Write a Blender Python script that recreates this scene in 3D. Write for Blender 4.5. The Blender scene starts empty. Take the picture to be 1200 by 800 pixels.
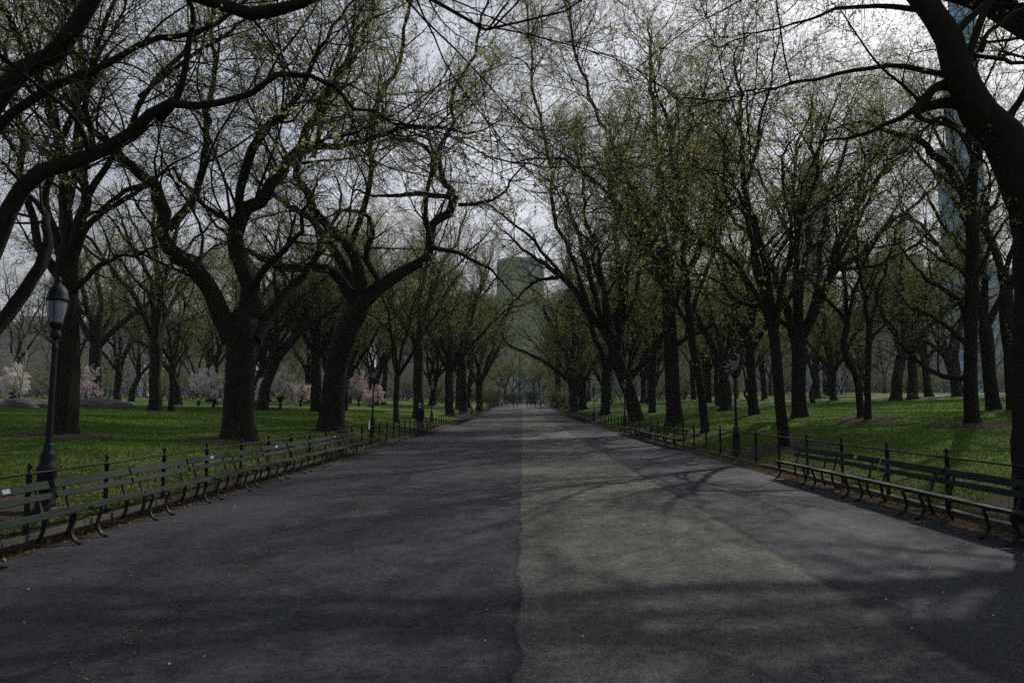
import bpy, bmesh, math, random
import numpy as np
from mathutils import Vector, Matrix, Euler

SC = bpy.context.scene
COL = SC.collection
rng = np.random.default_rng(11)
random.seed(11)
R = math.radians

# ------------------------------------------------------------------ camera
F = 800.0
EYE = 1.65
cam_d = bpy.data.cameras.new('camera'); cam = bpy.data.objects.new('camera', cam_d); COL.objects.link(cam)
cam_d.sensor_width = 36; cam_d.lens = 24; cam_d.clip_end = 6000; cam_d.clip_start = 0.05
cam.location = (0, 0, EYE)
cam.rotation_euler = (R(90) + math.atan(75 / F), 0, math.atan(12 / F))
SC.camera = cam
CM = Matrix.Translation(cam.location) @ cam.rotation_euler.to_matrix().to_4x4()

def at(px, py, d):
    """the point of the place that stands d metres ahead along the path, on the given sight line"""
    v = CM.to_3x3() @ Vector(((px - 600) / F, (400 - py) / F, -1))
    v = v * (d / v.y)
    return np.array((v.x, v.y, v.z + EYE))

def px_x(px, d):
    return at(px, 475, d)[0]

# ------------------------------------------------------------------ terrain height
XL, XR = -6.1, 6.5
def rise(y):
    y = np.clip(np.asarray(y, float), 0, 190)
    return 0.0001 * np.clip(y - 40, 0, None) ** 2
def gz(x, y):
    x = np.asarray(x, float); y = np.asarray(y, float)
    rr = np.where(x > 0, x - XR - .1, XL - .1 - x)
    r = np.clip(rr, 0, None)
    side = np.where(x > 0, .036, .016)
    z = .06 + 1.1 * (1 - np.exp(-r / 5.5)) + side * np.clip(np.minimum(r, 60) - 7, 0, None)
    z += np.clip(r, 0, 3) / 3 * (.07 * np.sin(x * .41 + y * .23) * np.sin(y * .31 - x * .13) + .03 * np.sin(x * 1.3 + y * .9))
    return np.where(rr > 0, z, -.05) + rise(y)

# ------------------------------------------------------------------ properties
def tag(o, label=None, cat=None, group=None, kind=None):
    if label: o['label'] = label
    if cat: o['category'] = cat
    if group: o['group'] = group
    if kind: o['kind'] = kind
    return o
def empty(name, loc, rz=0.0):
    o = bpy.data.objects.new(name, None); COL.objects.link(o)
    o.location = loc; o.rotation_euler = (0, 0, rz); o.empty_display_size = .3
    return o
def copy_tree(o, parent=None):
    c = o.copy(); COL.objects.link(c); c.parent = parent
    for ch in o.children: copy_tree(ch, c)
    return c
ORD = 'first second third fourth fifth sixth seventh eighth ninth tenth eleventh twelfth thirteenth fourteenth fifteenth sixteenth seventeenth eighteenth nineteenth twentieth'.split()

# ------------------------------------------------------------------ mesh builder
class MB:
    def __init__(s): s.v = []; s.f = []; s.n = 0
    def add(s, verts, faces, mat=0):
        verts = np.asarray(verts, float).reshape(-1, 3); faces = np.asarray(faces, int)
        s.v.append(verts); s.f.append((faces + s.n, mat)); s.n += len(verts)
    def box(s, lo, hi, mat=0, M=None):
        (a, b, c), (d, e, f) = lo, hi
        v = np.array([(a,b,c),(d,b,c),(d,e,c),(a,e,c),(a,b,f),(d,b,f),(d,e,f),(a,e,f)], float)
        if M is not None:
            v = np.array([tuple(M @ Vector(p)) for p in v])
        s.add(v, [(0,3,2,1),(4,5,6,7),(0,1,5,4),(1,2,6,5),(2,3,7,6),(3,0,4,7)], mat)
    def tubes(s, P, Rr, k, mat=0, cap=False, shape=None):
        """P (N,S,3) centre lines, Rr (N,S) radii"""
        P = np.asarray(P, float); Rr = np.asarray(Rr, float)
        N, S, _ = P.shape
        T = np.gradient(P, axis=1); T /= np.linalg.norm(T, axis=2, keepdims=True) + 1e-9
        mean = T.mean(axis=1)
        ref = np.where(np.abs(mean[:, 0:1]) < .7, np.array([[1., 0, 0]]), np.array([[0, 1., 0]]))[:, None, :]
        A = np.cross(T, np.broadcast_to(ref, T.shape)); A /= np.linalg.norm(A, axis=2, keepdims=True) + 1e-9
        B = np.cross(T, A)
        th = np.arange(k) * 2 * np.pi / k
        rad = Rr[:, :, None] * np.ones(k)
        if shape is not None: rad = rad * shape
        V = P[:, :, None, :] + rad[..., None] * (np.cos(th)[None, None, :, None] * A[:, :, None, :] + np.sin(th)[None, None, :, None] * B[:, :, None, :])
        i = np.arange(S - 1)[:, None] * k; j = np.arange(k)[None, :]; j2 = (j + 1) % k
        q = np.stack([i + j, i + j2, i + k + j2, i + k + j], -1).reshape(-1, 4)
        q = (q[None] + (np.arange(N) * S * k)[:, None, None]).reshape(-1, 4)
        s.add(V.reshape(-1, 3), q, mat)
        if cap:
            off = s.n - N * S * k
            for a in range(N):
                for e in (0, S - 1):
                    b = V[a, e]; c = b.mean(axis=0)
                    vv = np.vstack([b, c[None]])
                    s.add(vv, [(x, (x + 1) % k, k) for x in range(k)], mat)
    def rev(s, prof, k, mat=0, centre=(0, 0), cap=True, phase=0.0, flute=0.0):
        """surface of revolution: prof = [(r, z)...]"""
        pr = np.array(prof, float); S = len(pr)
        th = np.arange(k) * 2 * np.pi / k + phase
        rr = pr[:, 0:1] * (1 + flute * ((np.arange(k) % 2) * 2 - 1))[None, :]
        V = np.stack([centre[0] + rr * np.cos(th), centre[1] + rr * np.sin(th), np.repeat(pr[:, 1:2], k, 1)], -1)
        i = np.arange(S - 1)[:, None] * k; j = np.arange(k)[None, :]; j2 = (j + 1) % k
        q = np.stack([i + j, i + j2, i + k + j2, i + k + j], -1).reshape(-1, 4)
        s.add(V.reshape(-1, 3), q, mat)
        if cap:
            for e in (0, S - 1):
                vv = np.vstack([V[e], [[centre[0], centre[1], pr[e, 1]]]])
                s.add(vv, [(x, (x + 1) % k, k) for x in range(k)], mat)
    def build(s, name, mats, parent=None, smooth=True, loc=None):
        me = bpy.data.meshes.new(name)
        s.fill(me, smooth)
        for m in (mats if isinstance(mats, (list, tuple)) else [mats]): me.materials.append(m)
        o = bpy.data.objects.new(name, me); COL.objects.link(o)
        if parent is not None: o.parent = parent
        if loc is not None: o.location = loc
        return o
    def fill(s, me, smooth):
        V = np.vstack(s.v)
        tot = []; idx = []; mi = []
        for f, m in s.f:
            if f.size == 0: continue
            tot.append(np.full(len(f), f.shape[1])); idx.append(f.ravel()); mi.append(np.full(len(f), m))
        tot = np.concatenate(tot); idx = np.concatenate(idx); mi = np.concatenate(mi)
        me.vertices.add(len(V)); me.vertices.foreach_set('co', V.astype(np.float32).ravel())
        me.loops.add(len(idx)); me.loops.foreach_set('vertex_index', idx.astype(np.int32))
        me.polygons.add(len(tot))
        me.polygons.foreach_set('loop_start', np.concatenate([[0], np.cumsum(tot)[:-1]]).astype(np.int32))
        me.polygons.foreach_set('material_index', mi.astype(np.int32))
        me.polygons.foreach_set('use_smooth', np.full(len(tot), bool(smooth)))
        me.update(calc_edges=True)

# ------------------------------------------------------------------ materials
class NT:
    def __init__(s, name):
        s.m = bpy.data.materials.new(name); s.m.use_nodes = True
        s.t = s.m.node_tree; s.t.nodes.clear()
        s.out = s.n('ShaderNodeOutputMaterial')
    def n(s, typ, **kw):
        nd = s.t.nodes.new(typ)
        for k, v in kw.items():
            if k.startswith('i_'):
                key = k[2:]; key = int(key) if key.isdigit() else key.replace('_', ' ')
                if hasattr(v, 'is_output'): s.t.links.new(v, nd.inputs[key])
                else: nd.inputs[key].default_value = v
            else: setattr(nd, k, v)
        return nd
    def l(s, a, b): s.t.links.new(a, b)
    def coord(s, scale=(1, 1, 1), which='Object'):
        tc = s.n('ShaderNodeTexCoord'); mp = s.n('ShaderNodeMapping'); mp.inputs['Scale'].default_value = scale
        s.l(tc.outputs[which], mp.inputs['Vector']); return mp.outputs[0]
    def noise(s, vec, scale, detail=4, rough=.55):
        nd = s.n('ShaderNodeTexNoise'); nd.inputs['Scale'].default_value = scale; nd.inputs['Detail'].default_value = detail
        nd.inputs['Roughness'].default_value = rough; s.l(vec, nd.inputs['Vector']); return nd.outputs[0]
    def ramp(s, fac, stops):
        nd = s.n('ShaderNodeValToRGB'); e = nd.color_ramp.elements
        while len(e) < len(stops): e.new(.5)
        for el, (p, c) in zip(e, stops):
            el.position = p; el.color = (*c, 1) if len(c) == 3 else c
        s.l(fac, nd.inputs[0]); return nd.outputs[0]
    def mix(s, fac, a, b, mode='MIX'):
        nd = s.n('ShaderNodeMix', data_type='RGBA', blend_type=mode)
        for v, k in ((fac, 0), (a, 6), (b, 7)):
            if hasattr(v, 'is_output'): s.l(v, nd.inputs[k])
            else: nd.inputs[k].default_value = (*v, 1) if isinstance(v, tuple) and len(v) == 3 else v
        return nd.outputs[2]
    def math(s, op, a, b=0.0, c=None):
        nd = s.n('ShaderNodeMath', operation=op)
        for i, v in enumerate((a, b) if c is None else (a, b, c)):
            if hasattr(v, 'is_output'): s.l(v, nd.inputs[i])
            else: nd.inputs[i].default_value = v
        return nd.outputs[0]
    def bsdf(s, col, rough=.8, spec=.3, metal=0.0, bump=None, bs=.3, bd=.02):
        b = s.n('ShaderNodeBsdfPrincipled')
        if hasattr(col, 'is_output'): s.l(col, b.inputs['Base Color'])
        else: b.inputs['Base Color'].default_value = (*col, 1)
        if hasattr(rough, 'is_output'): s.l(rough, b.inputs['Roughness'])
        else: b.inputs['Roughness'].default_value = rough
        b.inputs['Specular IOR Level'].default_value = spec; b.inputs['Metallic'].default_value = metal
        if bump is not None:
            bp = s.n('ShaderNodeBump'); bp.inputs['Strength'].default_value = bs; bp.inputs['Distance'].default_value = bd
            s.l(bump, bp.inputs['Height']); s.l(bp.outputs[0], b.inputs['Normal'])
        s.l(b.outputs[0], s.out.inputs[0]); return b

def m_bark(name, a, b, c):
    t = NT(name); v = t.coord((1, 1, .18)); v1 = t.coord()
    n1 = t.noise(v, 14, 6, .65); n2 = t.noise(v1, 1.3, 4)
    col = t.mix(n1, a, b); n2r = t.ramp(n2, [(.45, (0, 0, 0)), (.7, (1, 1, 1))])
    col = t.mix(t.math('MULTIPLY', n2r, .5), col, c)
    t.bsdf(col, .95, .15, bump=n1, bs=.8, bd=.05); return t.m
BARK = m_bark('elm_bark', (.007, .006, .005), (.034, .028, .022), (.026, .028, .018))
BARK2 = m_bark('dark_bark', (.012, .010, .008), (.034, .029, .024), (.026, .028, .02))
PALEBARK = m_bark('pale_bark', (.28, .26, .23), (.5, .48, .43), (.2, .2, .17))
def m_twig():
    t = NT('twig_bark'); n = t.noise(t.coord(), 5, 2)
    t.bsdf(t.mix(n, (.024, .019, .015), (.055, .045, .034)), .9, .15); return t.m
TWIG = m_twig()
GREYTWIG = m_bark('grey_twig', (.07, .06, .05), (.14, .125, .105), (.09, .09, .07))
def m_leaf(name, a, b, c, tr=.45):
    t = NT(name); n = t.noise(t.coord(), .55, 3); n2 = t.noise(t.coord(), 9, 2)
    col = t.mix(t.ramp(n, [(.35, (0, 0, 0)), (.65, (1, 1, 1))]), a, b)
    col = t.mix(t.math('MULTIPLY', t.ramp(n2, [(.5, (0, 0, 0)), (.7, (1, 1, 1))]), .6), col, c)
    d = t.n('ShaderNodeBsdfDiffuse'); tl = t.n('ShaderNodeBsdfTranslucent'); mx = t.n('ShaderNodeMixShader'); mx.inputs[0].default_value = tr
    t.l(col, d.inputs[0]); t.l(col, tl.inputs[0]); t.l(d.outputs[0], mx.inputs[1]); t.l(tl.outputs[0], mx.inputs[2]); t.l(mx.outputs[0], t.out.inputs[0])
    return t.m
LEAF = m_leaf('spring_leaf', (.25, .28, .09), (.34, .35, .13), (.32, .26, .14), .6)
LEAF2 = m_leaf('fresh_leaf', (.28, .32, .08), (.38, .40, .12), (.36, .32, .14), .5)
BLOSSOM = m_leaf('white_blossom', (.82, .76, .74), (.90, .85, .83), (.78, .68, .67), .35)
PINK = m_leaf('pink_blossom', (.66, .53, .55), (.76, .65, .66), (.80, .72, .72), .35)
SHRUBLEAF = m_leaf('dark_shrub_leaf', (.025, .04, .022), (.05, .07, .035), (.07, .07, .04), .25)
BUDLEAF = m_leaf('bud_leaf', (.24, .24, .12), (.34, .33, .17), (.30, .25, .17), .35)

def m_asphalt():
    t = NT('asphalt'); tc = t.n('ShaderNodeTexCoord'); sx = t.n('ShaderNodeSeparateXYZ'); t.l(tc.outputs['Object'], sx.inputs[0])
    v = tc.outputs['Object']; x, y = sx.outputs[0], sx.outputs[1]
    wob = t.math('MULTIPLY', t.math('SUBTRACT', t.noise(v, .9, 5, .6), .5), .24)
    xw = t.math('ADD', x, wob)
    # three seams between the four paved lanes
    def lane(edge, soft=.02):
        nd = t.n('ShaderNodeMapRange', interpolation_type='SMOOTHSTEP'); t.l(xw, nd.inputs[0])
        nd.inputs[1].default_value = edge - soft; nd.inputs[2].default_value = edge + soft
        return nd.outputs[0]
    col = t.mix(lane(-2.8, .12), (.030, .033, .043), (.040, .043, .054))
    def shade_fade(y0, y1, a, b):
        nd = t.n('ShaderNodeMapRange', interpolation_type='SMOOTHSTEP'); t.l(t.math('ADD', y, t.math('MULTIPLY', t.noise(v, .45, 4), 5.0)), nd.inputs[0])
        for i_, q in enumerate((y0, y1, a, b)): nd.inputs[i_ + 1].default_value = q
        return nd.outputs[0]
    # newer, paler patch; foreground shade is painted into its near end
    col = t.mix(t.math('MULTIPLY', lane(-.04), shade_fade(5.5, 11, .62, 1.0)), col, (.094, .095, .084))
    col = t.mix(lane(2.85, .05), col, (.037, .040, .054))
    # blotches, fines and aggregate
    big = t.ramp(t.noise(v, .35, 5, .6), [(.3, (.68, .68, .70)), (.7, (1.22, 1.2, 1.16))])
    mp = t.n('ShaderNodeMapping'); mp.inputs['Scale'].default_value = (1.4, .22, 1); t.l(v, mp.inputs[0])
    streak = t.ramp(t.noise(mp.outputs[0], 1.1, 4), [(.35, (.82, .82, .83)), (.65, (1.12, 1.12, 1.1))])
    fine = t.noise(v, 48, 4, .8)
    agg = t.ramp(fine, [(.30, (.25, .25, .26)), (.5, (.9, .9, .9)), (.68, (2.5, 2.45, 2.35))])
    mid = t.ramp(t.noise(v, 11, 4, .65), [(.32, (.55, .55, .55)), (.68, (1.5, 1.5, 1.48))])
    for k in (big, streak, agg, mid): col = t.mix(1.0, col, k, 'MULTIPLY')
    # oil-dark stains
    st = t.ramp(t.noise(v, .8, 3), [(.62, (0, 0, 0)), (.74, (1, 1, 1))])
    col = t.mix(t.math('MULTIPLY', st, .45), col, (.03, .032, .03))
    # cracks: along the seams, and a loose web
    wob2 = t.math('MULTIPLY', t.math('SUBTRACT', t.noise(v, 5, 5, .7), .5), .18)
    def seam(edge, w):
        d = t.math('ABSOLUTE', t.math('ADD', t.math('SUBTRACT', xw, edge), wob2))
        nd = t.n('ShaderNodeMapRange', interpolation_type='SMOOTHSTEP'); t.l(d, nd.inputs[0])
        nd.inputs[1].default_value = w * .35; nd.inputs[2].default_value = w; nd.inputs[3].default_value = 1; nd.inputs[4].default_value = 0
        return nd.outputs[0]
    brk = t.ramp(t.noise(v, 1.6, 4), [(.38, (.25, .25, .25)), (.6, (1, 1, 1))])
    s0 = t.math('MAXIMUM', t.math('MAXIMUM', seam(-.05, .035), t.math('MULTIPLY', seam(-2.8, .14), .75)), seam(2.85, .085))
    s0 = t.math('MULTIPLY', s0, brk)
    vw = t.n('ShaderNodeVectorMath', operation='ADD'); nn = t.n('ShaderNodeTexNoise'); nn.inputs['Scale'].default_value = 1.5; nn.inputs['Detail'].default_value = 4
    t.l(v, nn.inputs['Vector']); t.l(v, vw.inputs[0]); t.l(nn.outputs['Color'], vw.inputs[1])
    vo = t.n('ShaderNodeTexVoronoi', feature='DISTANCE_TO_EDGE'); vo.inputs['Scale'].default_value = .36; t.l(vw.outputs[0], vo.inputs['Vector'])
    web = t.ramp(vo.outputs['Distance'], [(.0, (1, 1, 1)), (.008, (0, 0, 0))])
    web = t.math('MULTIPLY', web, t.ramp(t.noise(v, .5, 2), [(.5, (0, 0, 0)), (.62, (.8, .8, .8))]))
    cr = t.math('MAXIMUM', s0, web)
    col = t.mix(t.math('MULTIPLY', cr, .85), col, (.014, .013, .011))
    h = t.math('SUBTRACT', t.math('ADD', fine, t.math('MULTIPLY', t.noise(v, 26, 3), .6)), t.math('MULTIPLY', cr, 1.5))
    t.bsdf(col, .80, .30, bump=h, bs=.7, bd=.012); return t.m
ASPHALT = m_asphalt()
def m_ground():
    t = NT('lawn_ground'); v = t.coord()
    a = t.mix(t.noise(v, 2.2, 6, .65), (.052, .105, .012), (.11, .175, .028))
    a = t.mix(t.ramp(t.noise(v, .28, 5, .6), [(.42, (0, 0, 0)), (.66, (.75, .75, .75))]), a, (.105, .125, .04))
    a = t.mix(t.ramp(t.noise(v, .8, 5, .65), [(.60, (0, 0, 0)), (.72, (.6, .6, .6))]), a, (.09, .075, .045))
    a = t.mix(1.0, a, t.ramp(t.noise(v, 40, 3, .7), [(.25, (.45, .45, .45)), (.75, (1.5, 1.5, 1.5))]), 'MULTIPLY')
    t.bsdf(a, .95, .1, bump=t.noise(v, 30, 4, .7), bs=.9, bd=.05); return t.m
def m_soil():
    t = NT('bare_soil'); v = t.coord()
    a = t.mix(t.noise(v, 3, 6, .7), (.030, .023, .017), (.085, .066, .048))
    a = t.mix(t.ramp(t.noise(v, 38, 3, .7), [(.58, (0, 0, 0)), (.68, (1, 1, 1))]), a, (.15, .115, .07))
    t.bsdf(a, .97, .1, bump=t.noise(v, 24, 5, .7), bs=1, bd=.04); return t.m
def m_stone(name, a, b, sc=6):
    t = NT(name); v = t.coord()
    c = t.mix(t.noise(v, sc, 6, .7), a, b); c = t.mix(t.ramp(t.noise(v, sc * .2, 4), [(.45, (0, 0, 0)), (.7, (.6, .6, .6))]), c, tuple(q * .4 for q in a))
    t.bsdf(c, .9, .2, bump=t.noise(v, sc * 4, 5, .7), bs=.6, bd=.02); return t.m
GROUND, SOIL = m_ground(), m_soil()
KERB = m_stone('kerb_stone', (.055, .05, .042), (.15, .14, .12))
DRIVE = m_stone('drive_paving', (.22, .21, .2), (.34, .33, .31))
ROCK = m_stone('schist_rock', (.06, .06, .06), (.13, .13, .125), 2)
def m_paint(name, a, wear, rough=.45, sc=9, spec=.3):
    t = NT(name); v = t.coord()
    w = t.ramp(t.noise(v, sc, 6, .7), [(.56, (0, 0, 0)), (.68, (1, 1, 1))])
    n = t.noise(v, 2.5, 3)
    c = t.mix(n, tuple(q * .75 for q in a), tuple(q * 1.25 for q in a)); c = t.mix(t.math('MULTIPLY', w, .7), c, wear)
    t.bsdf(c, t.math('ADD', t.math('MULTIPLY', n, .3), rough - .15), spec, bump=t.noise(v, 30, 3), bs=.25, bd=.006); return t.m
BENCHGREEN = m_paint('green_bench_paint', (.0045, .014, .010), (.018, .022, .017), .68)
IRON = m_paint('black_iron_paint', (.008, .009, .009), (.02, .018, .015), .55)
LAMPIRON = m_paint('lamp_iron_paint', (.006, .007, .007), (.015, .015, .013), .6)
PLAQUE = m_paint('steel_plaque', (.45, .46, .47), (.3, .3, .3), .35)
def m_simple(name, c, rough=.8, spec=.3, metal=0., sc=20, amt=.25):
    t = NT(name); n = t.noise(t.coord(), sc, 4)
    t.bsdf(t.mix(n, tuple(q * (1 - amt) for q in c), tuple(q * (1 + amt) for q in c)), rough, spec, metal); return t.m
SIGNWHITE = m_simple('white_sign', (.75, .75, .73))
def m_globe():
    t = NT('lamp_globe_glass'); b = t.bsdf(t.mix(t.noise(t.coord(), 6, 3), (.20, .24, .29), (.30, .35, .40)), .22, .5)
    b.inputs['Transmission Weight'].default_value = .35; b.inputs['IOR'].default_value = 1.3
    return t.m
GLOBE = m_globe()
def m_glass_tower(name, glass, frame, fx, fz, rough=.18):
    """curtain wall: floor bands and mullions over panes that differ a little"""
    t = NT(name); tc = t.n('ShaderNodeTexCoord'); sx = t.n('ShaderNodeSeparateXYZ'); t.l(tc.outputs['Object'], sx.inputs[0])
    hx = t.math('ADD', sx.outputs[0], sx.outputs[1])
    fxn = t.math('FRACT', t.math('DIVIDE', hx, fx)); fzn = t.math('FRACT', t.math('DIVIDE', sx.outputs[2], fz))
    line = t.math('MAXIMUM', t.math('LESS_THAN', fxn, .14), t.math('LESS_THAN', fzn, .24))
    cb = t.n('ShaderNodeCombineXYZ'); t.l(t.math('FLOOR', t.math('DIVIDE', hx, fx)), cb.inputs[0]); t.l(t.math('FLOOR', t.math('DIVIDE', sx.outputs[2], fz)), cb.inputs[2])
    wn = t.n('ShaderNodeTexWhiteNoise', noise_dimensions='3D'); t.l(cb.outputs[0], wn.inputs[0])
    g = t.mix(wn.outputs[0], tuple(q * .7 for q in glass), tuple(q * 1.25 for q in glass))
    t.bsdf(t.mix(line, g, frame), t.math('ADD', t.math('MULTIPLY', line, .5), rough), .6); return t.m

# ------------------------------------------------------------------ tree growing
def unit(a): return a / (np.linalg.norm(a, axis=-1, keepdims=True) + 1e-9)
def resample(pts, rad, S):
    pts = np.asarray(pts, float); rad = np.asarray(rad, float)
    n = len(pts)
    if n == 2: fine = np.linspace(pts[0], pts[1], 20); fr = np.linspace(rad[0], rad[1], 20)
    else:
        e = np.vstack([2 * pts[0] - pts[1], pts, 2 * pts[-1] - pts[-2]]); fine = []; fr = []
        for i in range(n - 1):
            p0, p1, p2, p3 = e[i:i + 4]
            for u in np.linspace(0, 1, 12, endpoint=(i == n - 2)):
                fine.append(.5 * (2 * p1 + (p2 - p0) * u + (2 * p0 - 5 * p1 + 4 * p2 - p3) * u * u + (3 * p1 - p0 - 3 * p2 + p3) * u ** 3))
                fr.append(rad[i] * (1 - u) + rad[i + 1] * u)
        fine = np.array(fine); fr = np.array(fr)
    L = np.concatenate([[0], np.cumsum(np.linalg.norm(np.diff(fine, axis=0), axis=1))])
    t = np.linspace(0, L[-1], S)
    return np.stack([np.interp(t, L, fine[:, i]) for i in range(3)], -1), np.interp(t, L, fr)

def grow(g, pos, d, L, r0, S, wig, trop, tip=.25):
    """batch of branches; trop = pull upwards (negative: droop)"""
    N = len(pos); P = np.empty((N, S, 3)); P[:, 0] = pos; d = unit(d)
    step = (L / (S - 1))[:, None]
    w = g.normal(0, 1, (N, 3))
    for s in range(1, S):
        w = .45 * w + g.normal(0, 1, (N, 3))
        d = unit(d + wig * w * .6 + np.array([0, 0, trop]))
        P[:, s] = P[:, s - 1] + d * step
    u = np.linspace(0, 1, S)[None]
    return P, r0[:, None] * (1 - (1 - tip) * u ** .8)

def spawn(g, P, Rr, per_m, tmin, ang, Lr, rr, rmin, rmax, S, wig, trop, up=0.0, tip=.25, keep=None):
    N, S0, _ = P.shape
    Lp = np.linalg.norm(np.diff(P, axis=1), axis=2).sum(1)
    cnt = np.maximum(1, np.round(Lp * (1 - tmin) * per_m * g.uniform(.8, 1.2, N))).astype(int)
    i = np.repeat(np.arange(N), cnt); M = len(i)
    t = tmin + (1 - tmin) * g.uniform(0, 1, M) ** .85
    f = t * (S0 - 1); a = np.minimum(f.astype(int), S0 - 2); fr = (f - a)[:, None]
    pos = P[i, a] * (1 - fr) + P[i, a + 1] * fr
    tan = unit(P[i, a + 1] - P[i, a]); rad = Rr[i, a]
    u = g.normal(0, 1, (M, 3)); u[:, 2] += up; u = unit(u - (u * tan).sum(1, keepdims=True) * tan)
    an = np.radians(g.uniform(ang[0], ang[1], M))[:, None]
    d = np.cos(an) * tan + np.sin(an) * u
    L = g.uniform(Lr[0], Lr[1], M) * (1 - .45 * t) * np.clip(Lp[i] / Lp.mean(), .45, 1.5)
    r0 = np.clip(rad * rr, rmin, rmax)
    if keep is not None:
        k = keep(pos); pos, d, L, r0 = pos[k], d[k], L[k], r0[k]
    return grow(g, pos, d, L, r0, S, wig, trop, tip)

def leaves(g, mb, P, per, size, mat, spread=.06):
    N, S, _ = P.shape
    M = int(N * per); i = g.integers(0, N, M); s = g.integers(max(1, S - 2), S, M)
    c = P[i, s] + g.normal(0, spread, (M, 3)) * .5
    a = unit(g.normal(0, 1, (M, 3))); b = unit(np.cross(a, g.normal(0, 1, (M, 3))))
    sz = (g.uniform(.55, 1.35, M) * size)[:, None]
    V = np.stack([c - a * sz * .5, c + b * sz * .28, c + a * sz * .5, c - b * sz * .28], 1).reshape(-1, 3)
    mb.add(V, np.arange(M * 4).reshape(-1, 4), mat)

def trunk_tube(g, mb, pts, rad, S=30, k=22, flare=.75, mat=0):
    P, Rr = resample(pts, rad, S)
    h = np.linalg.norm(np.diff(P, axis=0), axis=1).cumsum(); h = np.concatenate([[0], h])
    th = np.arange(k) * 2 * np.pi / k; ph = g.uniform(0, 6.28, 6); r0 = rad[0]
    sh = np.ones((S, k))
    fl = np.exp(-np.clip(h - .25, 0, None) / (r0 * .75))[:, None]
    sh += fl * flare * (.55 + .30 * np.cos(4 * th + ph[0]) + .25 * np.cos(7 * th + ph[1]))[None]
    sh += .055 * np.cos(3 * th[None] + ph[2] + h[:, None] * .5) + .04 * np.cos(5 * th[None] + ph[3] - h[:, None] * .8) + .03 * np.cos(9 * th[None] + ph[4] + h[:, None] * .3)
    sh += g.normal(0, .018, (S, k))
    mb.tubes(P[None], Rr[None], k, mat, shape=sh[None])
    return P, Rr

DETAIL = {  # per metre numbers: sub branches, sprays, twigs, leaves per twig, leaf size
    'hero': (1.75, 3.5, 6.0, 8.5, .050),
    'near': (1.0, 3.2, 5.8, 7.0, .042),
    'mid': (1.25, 3.0, 5.2, 7.5, .064),
    'far': (1.1, 2.0, 2.6, 2.2, .13),
}
def dress(g, wood, crown, limbs, det, leafmat=1, leafy=1.0, keep=None, droop=-.03, wood2=True):
    """limbs: list of (pts, radii) main limbs in local space; adds sub branches, sprays, twigs and young leaves"""
    a, b, c, lv, ls = DETAIL[det]
    rs = [resample(p, r, 26) for p, r in limbs]
    P = np.stack([q[0] for q in rs]); Rr = np.stack([q[1] for q in rs])
    seg = np.linalg.norm(np.diff(P, axis=1), axis=2).sum(1)
    jit = g.normal(0, 1, P.shape); jit = (jit + np.roll(jit, 1, 1) + np.roll(jit, 2, 1)) / 3; jit *= np.clip((np.arange(26) - 1) / 8, 0, 1)[None, :, None]
    P = P + jit * (.015 * seg)[:, None, None]
    rad_sh = 1 + g.normal(0, .05, (P.shape[0], 26, 10))
    wood.tubes(P, Rr, 10, 0, shape=rad_sh)
    P2, R2 = spawn(g, P, Rr, a, .15, (28, 65), (2.2, 6.4), .42, .012, .058, 11, .20, .045, up=.35, tip=.22, keep=keep)
    wood.tubes(P2, R2, 6, 0)
    P3, R3 = spawn(g, P2, R2, b, .15, (25, 65), (.9, 2.3), .55, .007, .022, 7, .30, .01, up=.1, tip=.35)
    ex = spawn(g, P, Rr, .9, .45, (25, 65), (.9, 2.2), .4, .007, .02, 7, .20, .01)
    P3 = np.concatenate([P3, ex[0]]); R3 = np.concatenate([R3, ex[1]])
    crown.tubes(P3, R3, 4 if det != 'far' else 3, 0)
    P4, R4 = spawn(g, P3, R3, c, .1, (25, 70), (.35, 1.0), .6, .0045 if det != 'far' else .009, .009 if det != 'far' else .014, 4, .18, droop, tip=.5)
    crown.tubes(P4, R4, 3, 0)
    if lv * leafy > 0: leaves(g, crown, P4, lv * leafy, ls, leafmat)

def auto_limbs(g, top, r, height, n, spread=(18, 42), lean=None, long=None):
    """vase of ascending elm limbs from a trunk top"""
    out = []; az0 = g.uniform(0, 6.28)
    for i in range(n):
        az = az0 + i * 6.283 / n + g.uniform(-.45, .45)
        an = R(g.uniform(*spread)) if i else R(g.uniform(4, 14))
        d = np.array([math.sin(an) * math.cos(az), math.sin(an) * math.sin(az), math.cos(an)])
        L = (height - top[2]) * g.uniform(.8, 1.05) / max(.62, math.cos(an))
        P, _ = grow(g, (np.array(top) - d * r * .6)[None], d[None], np.array([L]), np.array([r]), 9, .17, .03)
        P = P[0]
        if lean is not None: P = P + np.linspace(0, 1, 9)[:, None] ** 1.5 * np.array(lean)[None]
        r0 = r * (g.uniform(.46, .6) if i else .66)
        out.append((P, r0 * np.linspace(1, .0, 9) ** .9 * .93 + .012))
        # a second order fork half way up
        k = int(g.integers(2, 5)); d2 = unit(P[k + 1] - P[k]); side = unit(g.normal(0, 1, 3) * np.array([1, 1, .3])); d2 = unit(d2 + side * .75)
        Q, _ = grow(g, P[k][None], d2[None], np.array([L * g.uniform(.45, .65)]), np.array([r]), 7, .17, .03)
        rr = out[-1][1][k] * .72
        out.append((Q[0], rr * np.linspace(1, .05, 7) ** .9 + .01))
    return out

def finish_tree(name, wood, crown, base, mats=(None, None), bark=None, leaf=None):
    t = empty(name, base)
    wood.build('trunk', bark or BARK, t)
    crown.build('crown', [TWIG, leaf or LEAF], t)
    return t

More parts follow.
